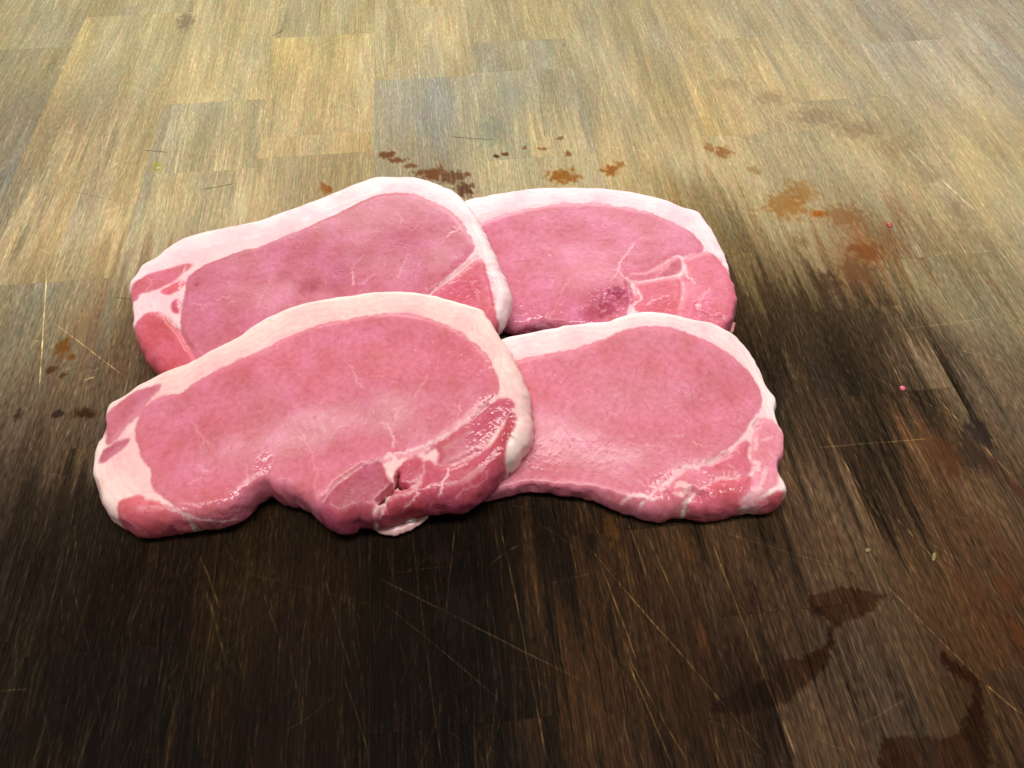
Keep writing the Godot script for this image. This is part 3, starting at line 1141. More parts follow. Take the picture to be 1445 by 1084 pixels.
const KNIFE_CUTS := [
	[1, -161.6, -90.9, -144.0, -7.9, 0.8, 0.9], [1, -148.8, -51.7, -107.6, -13.9, 0.75, 0.6], [1, -126.7, -15.1, -121.9, -16.5, 0.9, 0.9], [1, -154.9, -40.6, -152.5, -41.2, 0.6, 0.7],
	[1, -158.2, -114.0, -154.6, -68.3, 0.35, 0.6], [1, 301.4, -148.4, 319.3, -75.6, 0.55, 0.8], [1, 161.7, -26.4, 164.0, 23.9, 0.5, 0.8], [1, 180.3, -43.2, 177.9, 9.6, 0.4, 0.6],
	[1, 15.4, 69.9, 19.3, 114.5, 0.45, 0.5], [1, 19.3, 114.5, 23.5, 157.0, 0.4, 0.5], [1, 33.6, 64.1, 25.5, 115.2, 0.45, 0.6], [1, 49.5, 73.4, 54.9, 132.8, 0.5, 0.7],
	[1, 54.9, 132.8, 57.3, 160.5, 0.5, 0.7], [1, 0.6, 89.3, 73.9, 136.0, 0.45, 0.7], [1, 4.5, 100.1, 46.7, 141.2, 0.35, 0.6], [1, 82.2, 85.8, 112.0, 136.4, 0.6, 0.8],
	[1, 85.2, 91.9, 92.1, 130.7, 0.6, 0.7], [1, 87.9, 126.6, 96.7, 164.5, 0.55, 0.7], [1, 88.9, 127.9, 102.4, 165.1, 0.5, 0.6], [1, 98.9, 77.0, 102.0, 102.0, 0.5, 0.6],
	[1, 104.8, 82.2, 111.2, 113.7, 0.45, 0.5], [1, 128.6, 81.6, 137.3, 168.7, 0.5, 0.9], [1, 104.8, 124.6, 128.8, 166.0, 0.45, 0.6], [1, 187.0, 109.4, 208.2, 149.8, 0.5, 0.7],
	[1, 208.2, 149.8, 216.2, 161.0, 0.6, 0.8], [1, 200.4, 80.4, 212.3, 107.8, 0.45, 0.7], [1, 181.2, 52.0, 235.9, 52.7, 0.45, 0.6], [1, 237.1, -6.6, 290.2, -9.5, 0.3, 0.5],
	[1, 215.8, 13.5, 252.1, 47.9, 0.4, 0.5], [1, 243.6, 32.2, 259.1, 79.5, 0.5, 0.7], [1, 231.6, -1.5, 232.2, 21.2, 0.35, 0.5], [1, 187.7, 37.6, 197.4, 87.2, 0.45, 0.8],
	[1, 237.5, 31.5, 235.8, 42.6, 0.3, 0.5], [1, 43.9, 90.4, 57.0, 82.6, 0.4, 0.5], [1, 7.1, 89.4, 30.8, 88.5, 0.25, 0.4], [1, 64.1, 99.5, 91.3, 95.3, 0.22, 0.4],
	[1, 75.0, 79.1, 76.4, 96.6, 0.4, 0.6], [1, 91.3, 95.3, 81.1, 115.8, 0.2, 0.5], [1, -116.9, 50.1, -109.2, 74.6, 0.3, 0.5], [1, -94.7, 60.1, -94.2, 76.2, 0.3, 0.4],
	[1, -112.6, 74.3, -95.8, 110.1, 0.25, 0.5], [1, -17.9, 84.0, -5.2, 126.6, 0.3, 0.4], [1, -10.2, 121.3, 1.0, 154.7, 0.35, 0.5], [1, -64.7, 73.5, -54.0, 96.7, 0.3, 1.2],
	[1, -60.2, 88.0, -49.1, 117.3, 0.25, 1.6], [1, -124.3, 118.0, -115.0, 118.3, 0.4, 0.6], [-1, 43.9, -176.4, 70.3, -170.9, 0.7, 0.7], [-1, -131.9, -181.8, -116.3, -178.2, 0.5, 0.8],
	[-1, -93.6, -142.6, -74.3, -146.6, 0.5, 0.9], [-1, -68.6, -298.8, -60.4, -307.1, 0.6, 1.2], [-1, -147.1, -241.9, -161.2, -228.2, 0.2, 0.8], [-1, -153.8, -16.7, -149.1, 2.8, 0.25, 0.7],
	[-1, 161.9, -40.3, 175.8, -39.8, 0.2, 0.7], [-1, 100.7, -216.3, 98.6, -166.0, 0.35, 0.6], [-1, -124.1, -65.2, -113.5, -62.2, 0.4, 0.6], [-1, -163.4, -148.6, -136.9, -137.6, 0.25, 0.6]]
const JUICE_MARKS := [
	[7.0, -163.5, 5.6, 5.2, 92, 48, 20, 0.9], [12.9, -157.6, 6.4, 3.2, 95, 52, 24, 0.75], [20.0, -151.8, 5.6, 2.5, 96, 55, 28, 0.6],
	[32.3, -143.6, 11.8, 7.4, 98, 56, 24, 0.85], [43.9, -139.3, 10.2, 7.3, 88, 50, 26, 0.8], [49.0, -127.8, 6.9, 8.2, 75, 40, 20, 0.85],
	[104.4, -134.3, 11.8, 8.5, 130, 78, 20, 0.8], [131.4, -136.5, 6.3, 6.2, 128, 76, 24, 0.75], [137.4, -140.9, 4.0, 3.8, 130, 80, 30, 0.6],
	[109.2, -153.6, 2.4, 3.9, 110, 60, 30, 0.8], [95.7, -159.6, 3.2, 2.0, 110, 65, 35, 0.6], [85.8, -161.9, 2.0, 2.6, 110, 65, 35, 0.6],
	[73.9, -157.2, 2.4, 2.6, 84, 48, 30, 0.75], [68.9, -155.7, 2.4, 1.9, 60, 40, 28, 0.7], [107.2, -168.5, 3.3, 2.0, 105, 66, 40, 0.7],
	[190.9, -151.1, 3.2, 5.3, 126, 74, 34, 0.5], [197.9, -146.4, 7.3, 6.6, 130, 78, 34, 0.7], [211.1, -128.3, 4.7, 5.1, 130, 95, 48, 0.5],
	[219.3, -97.3, 15.1, 13.8, 140, 92, 40, 0.62], [233.9, -88.9, 6.0, 3.5, 150, 82, 22, 0.8], [230.6, -107.9, 11.5, 12.0, 132, 92, 46, 0.55],
	[246.3, -85.9, 14.9, 11.4, 118, 80, 46, 0.55], [248.0, -58.8, 10.8, 10.5, 110, 64, 34, 0.68], [238.1, -44.6, 11.9, 14.0, 92, 60, 38, 0.55],
	[221.6, -39.0, 7.6, 9.8, 60, 40, 28, 0.5], [217.8, -69.8, 5.8, 8.6, 100, 62, 36, 0.35], [-25.0, -135.5, 3.9, 4.2, 125, 72, 28, 0.8],
	[-27.8, -139.4, 1.9, 3.6, 120, 68, 28, 0.6], [-140.8, -35.7, 3.9, 7.9, 100, 60, 22, 0.7], [-135.6, -29.8, 2.6, 2.6, 98, 56, 22, 0.6],
	[-148.0, -27.3, 1.9, 3.5, 82, 50, 28, 0.4], [-142.6, -22.7, 3.2, 2.6, 62, 36, 20, 0.6], [-136.7, -18.9, 2.5, 1.7, 60, 36, 20, 0.5],
	[-126.3, -22.6, 3.2, 1.7, 72, 48, 30, 0.4], [-150.5, 0.8, 2.4, 3.5, 50, 34, 26, 0.75], [-134.5, 2.5, 4.8, 2.7, 42, 30, 24, 0.7],
	[-122.7, 3.0, 6.7, 3.9, 48, 26, 14, 0.7], [234.0, 60.2, 7.6, 14.1, 72, 40, 22, 0.5], [245.6, 61.4, 6.4, 14.2, 38, 28, 24, 0.5],
	[251.1, 68.8, 5.8, 10.5, 50, 26, 22, 0.4], [253.4, 51.7, 7.1, 9.7, 38, 30, 27, 0.6], [91.5, 79.3, 3.8, 8.9, 84, 52, 22, 0.6],
	[119.6, 89.6, 4.3, 11.5, 82, 52, 26, 0.45], [116.2, 124.6, 3.0, 9.9, 84, 50, 26, 0.4], [214.2, 78.0, 5.6, 6.6, 70, 45, 28, 0.4],
	[231.9, 118.2, 5.2, 5.7, 80, 44, 24, 0.5], [228.0, 136.1, 5.0, 8.0, 86, 46, 24, 0.5], [256.3, 79.2, 2.8, 10.2, 70, 30, 24, 0.4],
	[27.0, 84.4, 8.0, 8.4, 38, 24, 20, 0.4], [86.0, 94.8, 10.6, 8.3, 54, 34, 22, 0.4], [-121.2, -165.8, 2.4, 5.2, 150, 140, 50, 0.6],
	[-119.7, -163.7, 4.7, 6.5, 160, 150, 70, 0.4], [66.9, -179.5, 10.8, 17.5, 118, 122, 108, 0.5], [83.4, -218.1, 13.1, 19.4, 128, 132, 118, 0.4],
	[-128.6, -325.4, 7.7, 15.3, 110, 98, 84, 0.5], [220.7, -213.2, 19.5, 9.4, 132, 112, 84, 0.4], [242.4, -195.5, 19.1, 10.6, 126, 106, 82, 0.42],
	[261.5, -173.5, 22.8, 13.0, 118, 98, 78, 0.45], [282.3, -159.3, 22.5, 12.7, 118, 98, 78, 0.45], [300.2, -140.4, 17.1, 12.3, 124, 104, 80, 0.4],
	[306.8, -115.2, 11.8, 15.3, 122, 104, 80, 0.4], [308.3, -85.2, 9.8, 16.5, 118, 100, 78, 0.4], [310.4, -57.5, 8.7, 15.3, 112, 96, 76, 0.4],
	[32.4, 105.6, 15.3, 15.2, 30, 22, 18, 0.4]]
const WET_PATCHES := [
	[158.0,113.8, 161.6,112.5, 167.1,112.0, 174.3,110.8, 178.9,112.7, 184.8,114.9, 187.4,116.3, 183.3,118.5, 181.1,121.5, 174.8,123.4, 167.5,125.3, 162.9,127.9, 163.0,130.6, 160.3,133.6, 159.3,136.4, 154.2,140.7, 145.1,145.7, 141.1,148.7, 133.8,150.2, 126.2,151.2, 119.1,150.9, 112.3,149.1, 114.1,145.9, 121.2,143.2, 129.3,141.0, 137.2,139.4, 141.2,134.6, 149.0,133.9, 154.7,132.3, 159.0,130.2, 160.8,126.6, 162.6,123.0, 158.7,120.7, 157.1,117.9],
	[166.8,162.5, 175.3,162.3, 184.1,164.3, 192.0,162.9, 198.5,156.9, 202.8,150.5, 197.7,145.2, 196.2,140.2, 199.0,136.9, 201.1,140.7, 205.5,144.8, 207.0,149.7, 204.4,157.5, 200.7,166.0, 196.4,176.1, 163.8,172.7, 164.0,166.5]]
const GRAIN_ORIGIN := Vector3(-0.06160, 0.0, 0.00000)
const GRAIN_TURN := 0.10297
const CRUMBS := [
	["meat_crumb", "tiny dark red meat crumb on the pale wood, right of the back steak", Vector2(196.7, -103.6), Vector3(1.3, 0.7, 1.7), 0.4, Color8(178, 62, 70), "crumb"],
	["meat_crumb", "tiny pink meat crumb on the dark stained wood, right of the front steak", Vector2(170.9, 2.7), Vector3(1.4, 0.8, 1.2), 1.2, Color8(214, 104, 120), "crumb"],
	["fat_crumb", "long yellowish fat crumb on dark wood at the lower right", Vector2(158.8, 81.5), Vector3(0.7, 0.3, 2.0), -0.5, Color8(120, 106, 60), "crumb"],
	["fat_crumb", "small yellow crumb with ragged tail on dark wood, below the right steak", Vector2(134.7, 78.9), Vector3(1.2, 0.3, 0.8), 0.2, Color8(116, 102, 58), "crumb"],
	["fat_crumb", "single yellowish speck on the pale wood left of the back steak", Vector2(-197.9, -150.5), Vector3(1.2, 0.25, 1.5), 0.3, Color8(168, 154, 92), "crumb"],
]
const STEAKS := {
	"front_left": {
		"base": Vector2(-80.7, 37.0), "thick": 16.0,
		"outline": [-83.1,-14.1,3,-80.7,-15.4,2.5,-78.2,-16.6,2.5,-70.5,-22.2,2.2,-62.5,-26.4,2.2,-52,-29.3,2.2,-42.9,-36.1,2.2,-33.1,-41.6,2.2,-27.8,-47.2,2.2,-22.1,-51.7,2.2,-14,-56.3,2.2,-3.4,-59.1,2.2,7.1,-61.5,2.2,19.3,-63,2.2,30.2,-63.3,2.2,41,-62.1,2.2,52.1,-58.5,2.2,60.8,-55.6,2.2,69,-52.3,2.5,71.1,-49,5,75.8,-41.2,7,80,-35.1,9,85.2,-23.3,11,87.7,-13.9,12,88.9,-2.4,12,89.1,2.6,11,87.4,7.4,9,84.9,10.5,8,83.6,13.6,8,78.1,17.4,8,74.4,22.6,9,68.6,27.7,9,61.9,30.6,8,53.3,30.9,7,44.5,32.2,6,37.4,34.3,6,32.2,36.4,6,27.6,36.5,6,24.1,35.6,5,19.8,38.3,6,15,37.8,6,9.8,34.6,6,4.2,29.8,6,-1.3,26.6,6,-5.1,26,6,-8.7,24.8,5,-11.8,22.1,4,-14,22.7,5,-16.9,25.9,6,-18.9,29.1,6,-22,32.3,6,-29.5,35.5,6,-38,36.1,6,-42.6,36.9,7,-49.1,38,8,-57.8,38.6,8,-65.8,35.6,7,-70.7,32.3,6,-76,24.1,5,-79.6,17.3,4,-81.3,12.2,3.5,-81.8,8.4,3,-82.1,3.7,3,-80.6,1.5,3,-80.5,-2.3,3,-82.5,-9,3],
		"rest": [-83,-13.9,1,16,-78.7,13.2,0,16,-52.4,43.6,0,16,-33.4,41.1,0,16,-9.9,25.6,0,16,21.6,42.2,0,16,45.3,35,1.5,16,62.3,33.7,3.5,16,74.5,25.6,6,16,84,17.3,9,16,88.7,3.1,12,16,85.1,-19.3,14.5,16,71.1,-48.2,17.5,16,49.8,-59.9,18,16,27.4,-65,17,16,-4,-60.6,15.5,16,-28.6,-48.6,13.5,16,-52.5,-30,11,16,-71.9,-24,5,16,58.1,0.8,11,16,47.7,16.2,5,16,25.5,9.9,5,16,1.4,-12.7,11,16,6.3,14.1,1.5,16,-31.1,-1.9,7,16,-32.7,23.1,1,16,-58,8,2,16,32.4,-16.8,15,16,68.8,-16,16,16,-17.4,-25.4,13,16],
		"muscles": {
			"loin_eye": [-66.7,-2.7,-65.7,-9.5,-60.4,-13.4,-52.1,-15.1,-46.4,-19.1,-40,-23.4,-30.4,-28.7,-20.7,-33.4,-15.4,-37.7,-6.5,-43,1.7,-46,8.9,-47.7,19.2,-49.7,26.9,-50.3,34.1,-49.8,39.8,-48.6,50.7,-45,59.4,-39.9,65.6,-34.2,70.3,-29,72.9,-23.7,75,-17.8,75.6,-12.6,74.5,-8.9,71.3,-6.3,67.5,-3.6,63.2,0.3,58.7,4,53.1,8.4,47.3,11.3,40.5,14.3,35.2,15.3,30.7,16.4,24.6,17.3,20.4,20.3,15.6,23.5,12.5,28,10.2,32.7,9.9,39.9,4.4,38.6,-1.1,37.1,-5.5,34.6,-7.9,31.6,-9.4,34.6,-12,38.3,-14.3,42,-22.9,38.3,-28,38.9,-32.1,38,-35,36.9,-38.9,34.3,-43.5,32.4,-48,29,-51.2,26.5,-53.2,24.8,-54.9,21.3,-56.3,17.1,-61.1,11.7,-64.1,7,-66.5,1.3],
			"side_muscle": [-80.4,-6.3,-79.6,-10.3,-76.8,-14.1,-74.3,-16.1,-71.2,-18.1,-65.6,-19.8,-61.2,-19.8,-61.6,-17.3,-63.8,-15,-65.5,-12.3,-67.1,-9.3,-68.5,-5.6,-70.4,-2.9,-72.6,0.7,-74.5,4.3,-76.9,5.8],
			"side_muscle_001": [-77.5,13.2,-77.3,8.2,-75.4,6.1,-72.7,4.7,-68.6,4,-69.4,6.1,-71.6,8.5,-74.3,10.8,-75.8,13.2],
			"side_muscle_002": [-63,38.1,-64.7,31.9,-63.5,29.6,-60.1,28.8,-57,28.5,-54.4,30.7,-52.5,29.9,-49.7,30.7,-45,32.7,-41.5,34.4,-38.5,36,-36,38,-34.1,39.6,-30.2,40.8,-27.1,42.8,-27.5,46.4,-38.3,49,-51,49,-58.8,46.3],
			"side_muscle_003": [10.1,32.2,12,28.8,15.7,24.1,20.4,20.6,24.7,17.6,28.8,15.7,31.2,15.8,33.1,18.7,34.4,21.6,35.8,23.3,37.2,24.7,36.1,27.2,34.4,29.3,32.2,30.9,30.4,33.6,28.6,37.3,26.9,41.2,25.8,46.7,19.6,48,11.7,45.4,8.4,40],
			"side_muscle_004": [36.8,22.2,37.6,18.5,40.6,16,43.2,14.6,45.8,14.4,47.3,17,47.5,20.7,46.4,24,43.4,26.1,40.2,26.4,37.5,25],
			"side_muscle_005": [47.9,12.7,51.1,11.2,53.3,13,52.9,16.4,54.1,18.1,58.8,17.5,62.8,15.8,66.2,14.2,69.4,12.7,72,8.9,76,2.7,78.9,-1.6,81.1,-4.6,80.6,-7.2,77.8,-8.4,74.5,-7.4,71.8,-5.4,68.6,-2.6,63.8,1.2,59,4.9,53.7,8.1,49.9,10],
			"side_muscle_006": [28.7,38.3,31.8,35.2,34.2,32.6,35.8,30.4,36.6,27.4,41.3,27.2,45.5,26.7,47.5,24.6,48.3,20.7,48.1,16.1,49.7,15.6,51.4,17.7,55.2,18.7,60.2,18.4,64.7,16.7,69.4,14.3,72.6,11.1,76,6.1,78.9,0.5,80.6,-2.5,82.2,-0.1,81.1,5.8,79,10,77.9,15.6,77.4,19.7,78.5,24,77,30.9,72.4,36.2,62.3,41.2,49.6,42.1,41.9,41.8,35.8,44.4,29.4,44.9,27,42.1],
		},
		"veins": [
			[0.9, 1.5, [32.7,14.7,33.9,12.3,36.2,14.2,34.9,18.2,34.1,21.6]],
			[0.7, 1.1, [33.9,12.9,39.8,12.5,47.2,9.9,53.1,7.3,58.7,4]],
			[0.5, 0.8, [58.7,4,63.2,0.6,67.5,-3.3,71.8,-7.2]],
			[0.5, 0.7, [31.8,14,24.6,16.8,15.6,23.5,11.9,28,10,33]],
			[0.55, 0.8, [35.9,10.9,35.3,6.5,33.9,2.8,32.4,0.2,30.1,-0.5]],
			[0.5, 0.7, [35.3,2.3,35.6,-1.8,36.6,-5,38.7,-6.1]],
			[0.5, 0.6, [47.2,15,47.7,19,46.6,23.4]],
			[0.7, 1.0, [55.7,18.7,57.4,20.5,55.9,23.2,54.5,27,53.6,30.3]],
			[0.6, 0.8, [57.3,20.2,60.5,19,64.2,17.5]],
			[0.45, 0.6, [72.1,18.9,71.2,23.6,68.6,25.4,64.4,26.8,60.8,29.4,58.9,32.1]],
			[0.6, 0.8, [46.7,28.3,43.7,31,41.3,33.7]],
			[0.7, 1, [33.7,33.1,33.2,35.8,32.8,38]],
			[0.5, 0.7, [50.6,33.7,52.1,31.8]],
			[0.7, 0.9, [-46.7,32.1,-42,34.4,-37.6,36.6,-33.4,38.2,-27.9,39.4,-22.2,39.3,-16.8,38.8]],
			[0.9, 1.0, [-43.3,33.2,-38.7,35.5,-34.8,37.4,-28,38.9]],
			[0.5, 0.6, [-48.1,42.9,-46.4,41.6,-44,41]],
			[0.4, 0.6, [-62.7,34.4,-60.2,38,-56.7,41.6,-52.4,44]],
			[0.45, 0.5, [-44.1,-2.5,-40.1,2.9,-37.9,5.7,-35.2,8.3]],
			[0.4, 0.4, [-37.9,5.7,-39.4,9.3]],
			[0.5, 0.7, [-38.9,15.2,-36.4,17.2,-35.5,18.9,-33.6,17.7]],
			[0.35, 0.5, [-40.4,23.5,-38,22.4,-36.1,21.2]],
			[0.35, 0.6, [-20.8,13.9,-19.4,18.9,-18.3,23.8,-20.8,23]],
			[0.35, 0.5, [-2.3,0.1,4.1,10.9,7.3,19.9,7.8,28.7]],
			[0.3, 0.5, [8.6,30.5,9.5,25.9]],
			[0.5, 0.6, [14.2,-26.8,16.9,-23.5,19.3,-17.3,22.5,-14.3]],
			[0.35, 0.5, [25.7,-19.8,30.1,-18.7]],
			[0.4, 0.5, [42.7,-9.3,43.9,-12.6,45.9,-16.5,47.4,-19.7]],
			[0.4, 0.5, [46.7,-1.4,50,-0.6,52.7,-2.2]],
			[0.5, 0.6, [59.3,-0.7,60.9,-3.6,60.3,-6]],
			[0.35, 0.4, [56.1,1.5,58.3,-0.1]],
			[0.5, 0.8, [50.9,12.9,52.3,15.2]],
			[0.3, 0.5, [53,-8.6,55.9,-4.5,59.3,-2.5]],
		],
		"creases": [
			[5.5, 0.6, [38.2,20.5,37.7,24.4,39.7,26.1,41.5,25.8]],
			[4.0, 0.6, [38,24.4,36.1,27.2,33.2,30.1,31.8,32.5]],
			[1.0, 0.8, [10.2,32.7,15.7,23.8,24.6,17.1]],
			[0.8, 1.2, [78.2,22,76.4,28.1]],
			[1.5, 2, [-8.3,28.1,-8.4,24.6]],
			[1.0, 1.2, [-4.2,30,-4.3,26.5]],
			[0.8, 1.0, [29.9,41.9,31.2,36.8]],
			[0.7, 1, [63.8,2.4,71.8,-5.4]],
			[0.8, 0.8, [80.6,-3.1,78.4,9.9,76.9,19.7]],
		],
		"deep": [],
		"wet": [77.9,2.2,16.8,0.72,74.2,15.4,10.8,0.5,48.9,31.1,10.2,0.5,-28.6,36.1,16.5,0.8,57.1,-29.4,18,0.3,71.6,-21.9,7.8,0.6,-24,33.3,10.2,0.9,-13.6,15.2,4.8,0.8,1.6,30,4.2,0.6,-30.2,-17.1,9,0.2,-11.1,-24.2,7.8,0.2,71.8,-7.4,4.8,0.8],
		"flaps": [
			["fat_flap", Color8(198, 152, 152), [27,3,33.1,1,1,30.8,3,34,2.4,1.6,36.2,2.6,33.8,3,1.8,40.4,2.6,32.3,2.8,1.6,44.1,3,30.7,2.6,1.5,48.4,4,29.1,1,1]],
			["fat_flap", Color8(214, 200, 190), [38.4,6,30.1,1.4,1.4,40.5,5,30.2,2.4,2,43.2,5,30.5,2.2,1.8,44.8,5,29.6,1,1]],
			["fat_flap", Color8(206, 150, 156), [-78,8,7.8,2.4,1.6,-81.8,5,8.6,2.2,1.4,-84.5,3,10,2,1.2,-86.2,1.2,11.6,1,0.8]],
		],
	},
	"back_left": {
		"base": Vector2(-92.9, -55.0), "thick": 15.0,
		"outline": [-83.8,2.9,3,-83,-0.6,2.5,-82.4,-4.1,2.2,-80.7,-6.4,2.2,-76.4,-10.2,2.2,-73,-16.5,2.2,-69.3,-20.9,2.2,-65.7,-24,2.2,-59.2,-27.1,2.2,-52.5,-29.7,2.2,-45.9,-31.6,2.2,-35.5,-34.1,2.2,-28.5,-36.7,2.2,-21.7,-40.6,2.2,-11.8,-46.4,2.2,-5,-51.1,2.2,5.2,-56.8,2.2,16.1,-61.7,2.2,25.6,-65,2.2,38.8,-62.1,2.2,49.3,-56.1,2.2,58.5,-50.3,2.2,64.7,-45.4,2.5,69.2,-38.9,3.5,72.4,-33.8,4.5,77.1,-25.2,6,80.6,-16.2,7,84.4,-5.5,8,88.2,6.3,9,91.5,15.1,9,93.1,23.7,8,92.4,28.3,7,90.6,34.5,7,87.8,38.5,7,83.6,44.7,6,69.6,53.4,4,50.7,63.6,4,32.6,65.8,4,11.2,62.4,4,-5.4,55.5,4,-26.2,60.1,4,-40.4,65.8,6,-51.6,63.4,7,-62,54,7,-65.4,50.9,7,-70.3,43.6,6,-74.5,34.9,5,-79.4,21.7,4,-84.8,7.4,4],
		"rest": [-84,-2.2,0,15,-55.4,-31.3,0,15,-6,-54.3,1,15,24.9,-68.1,4,15,56.4,-54.2,10,15,72.6,-31.3,13,15,82.3,-6.5,13.5,15,92.4,29.4,11.5,15,87.9,43.7,11,15,57,62,8,15,27.3,65.6,3,15,-24.2,63.3,0,15,-58.6,57.6,0,15,-77.9,23.1,0,15,-13.7,5.3,0,15,36.3,2,6,15,66.5,8.1,12,15,22.6,26.7,4,15],
		"muscles": {
			"loin_eye": [-56.9,10.4,-56.8,4.1,-54.1,-0.7,-49.3,-4.6,-40.8,-10,-34.4,-13.5,-27.7,-15.4,-18,-20.9,-8.2,-26.4,-1.6,-31.3,8.1,-37.6,16.2,-43.7,26.9,-48.2,36.8,-46.8,46,-42.9,55.3,-35.4,63,-27.6,68.7,-19.4,73,-10.7,75.2,-4.4,74.7,0,71.9,4.7,66.8,11.5,62.3,17.1,56.6,22.8,55.4,33.6,53.6,72.9,14.7,75.3,-21.9,69.5,-33.7,62,-41,53.7,-45.5,47.9,-49.8,41.9,-53.7,32.5,-54.9,21.9],
			"side_muscle": [-80.6,15.4,-81.7,8.3,-79.6,5.5,-75.8,2.5,-67.2,-1.3,-61.6,-4,-56.9,-4.8,-57.8,-1,-60.9,1.2,-63,5.8,-65.3,8.4,-68,10.6,-71.4,12.4,-74.6,13.7,-77.1,15,-77.5,18.1,-78.8,19.4],
			"side_muscle_001": [-67.4,12.9,-65.3,10.7,-62.6,8.5,-59.7,7.2,-58,8.6,-59,12.2,-60.8,14.3,-62.8,15.4,-65.6,14.7],
			"side_muscle_002": [-59.3,18.2,-57.2,20.6,-56.1,23.6,-55.9,27.2,-57.8,26.6,-59.7,24.4,-60.5,21.4],
			"side_muscle_003": [-72.7,34.4,-71.2,28.9,-69.3,26.8,-65.6,26.7,-62.5,28.2,-58.6,30.8,-54.7,35,-51.6,39.5,-48.2,44.3,-43.6,50.6,-37.8,58.3,-31.8,76.7,-46.3,76.7,-59.1,67.5,-68.6,50.5],
			"side_muscle_004": [58.8,22.7,66.4,16.5,70,12.5,73.7,8.2,76.8,5.3,79.3,5,80.6,7.6,81.7,14.3,83.4,21.4,85.4,31.8,87.1,43,88.6,49.6,83.4,55.7,68.7,57.3,56.4,49.1,55.4,33.6],
		},
		"veins": [
			[0.5, 0.7, [37.1,-31.7,40.5,-25.2,38.7,-21.7]],
			[0.35, 0.5, [24.6,-18.6,29.7,-19.5,31.8,-21.6]],
			[0.4, 0.5, [19.2,6.4,20.8,0.8,24.5,-4.3]],
			[0.55, 0.8, [19.7,5.2,21.1,11.3,20.8,15]],
			[0.45, 0.6, [21.1,14.6,26.5,13.4,29,9.4,30.8,7.8]],
			[0.45, 0.5, [34,4.4,35.3,0.8]],
			[0.45, 0.6, [41.9,8.7,43.9,0.7,44.9,-3.7]],
			[0.5, 0.6, [41.6,12.2,42.5,7.8]],
			[0.45, 0.6, [50.4,6.9,51.4,3.5]],
			[0.55, 0.9, [62.5,-10,65,-13.5,68.3,-14.5]],
			[0.6, 0.6, [57.3,2.8,59.2,2.2]],
			[0.5, 0.5, [65.2,5.2,67.7,3.6]],
			[0.4, 0.4, [41.5,-21.2,45.8,-17.8,48.4,-21]],
			[0.35, 0.5, [-20.8,27,-20.8,17.9,-19,11,-18.4,4]],
			[0.45, 0.5, [-40.3,21,-38.7,18,-33.6,18]],
			[0.4, 0.5, [-51.3,22,-46.8,22.2,-43.8,26.5]],
			[0.5, 0.6, [56.2,21.9,54.6,20.8]],
			[0.8, 0.9, [-60.5,-3.5,-59.6,7.7,-58.3,17.5,-54.8,28.3]],
			[0.5, 0.6, [-76.5,4.6,-72.5,8.3,-74.9,13.7]],
			[0.5, 0.5, [75.6,10,70,12.5]],
			[0.5, 0.6, [-35,23.3,-32.6,19.8]],
			[0.4, 0.5, [73.3,17.1,77.2,23.4,78.7,31.6]],
		],
		"creases": [
			[1.7, 0.8, [76.7,3.2,71.5,9.5,66.3,15.3,60.9,20.2,56.6,23.2]],
			[1.0, 1, [81.6,8.8,84.4,23.5,87.3,41.8]],
			[0.8, 1.2, [-60.1,29.9,-51.8,38.7,-45.6,47.5]],
		],
		"deep": [0.7,12.5,12,0.5,13.8,3.5,10,0.35,-13.1,4.1,8,0.25,23,-3.5,14,0.25,13.4,12.3,12,0.3,-51.8,9.7,3,0.6,39,-10.3,18,0.15],
		"wet": [72,24,12,0.75,69.9,10.8,6.6,0.8,67.1,19,4.2,0.6,65.6,-14.8,4.2,0.5,39.2,-8,12,0.08],
		"flaps": [
		],
	},
	"front_right": {
		"base": Vector2(56.9, 30.1), "thick": 15.0,
		"outline": [-66.8,-37.1,3,-60.7,-41.2,2.2,-53.7,-42.3,2.2,-39.2,-43.4,2.2,-24.7,-45.2,2.2,-15.1,-45.5,2.2,-7.4,-48.1,2.2,0.6,-49.7,2.2,9,-48.8,2.2,18.6,-46.8,2.2,27.5,-45.7,2.2,33.2,-43.2,2.5,39.5,-38.5,2.5,44.5,-30.6,2.5,47.3,-21.6,2.5,49.1,-15.2,2.5,51.4,-11.4,2.5,51.1,-7.9,2.5,49.6,-4.8,2.5,49.8,2.1,2.5,51,5.6,2.5,49.7,14.2,2.5,46.5,18.4,2.5,45.3,22.9,3,46.9,25.3,3.5,48,29.2,4,47.5,32.9,5,37.6,35.6,7,28.9,36.4,8,19.8,38.5,8,13.7,38.6,7,6.8,37.4,7,0.7,38.5,7,-7.1,37.8,7,-13.8,35.4,6,-22.3,31.2,5,-29.1,28.9,4,-40.7,26.9,3.5,-50.4,25.4,3,-55.6,26.5,3,-62.6,28.6,3,-67,29.6,3,-72,28.3,4,-75.9,18.8,4,-76.7,-4.1,4,-74.2,-23.9,4],
		"rest": [-66.8,-38.7,3,15,-53.7,-43.8,6,15,-33.5,-43.8,11,15,-7.3,-48.5,13.5,15,12.1,-48.5,13.5,15,33.3,-43.5,10,15,44.6,-30.8,5,15,49.1,-15.1,1,15,49.5,13.2,0,15,45.5,32.1,0,15,25.7,41.3,0,15,-1.4,43.3,0,15,-14.9,38.9,0,12,-29.6,31,0.7,9,-50.4,26.7,1.2,7,-66.9,30.8,0,5,-63.2,17.3,0,10,-75.4,22.8,0,15,-76.2,-0.3,0,15,-74,-21,1,15,-16.6,-23.1,8,15,12.7,-23.1,8,15,-40.2,-11.5,4,15,-6.6,1.8,3,15,21.7,1.8,3,15],
		"muscles": {
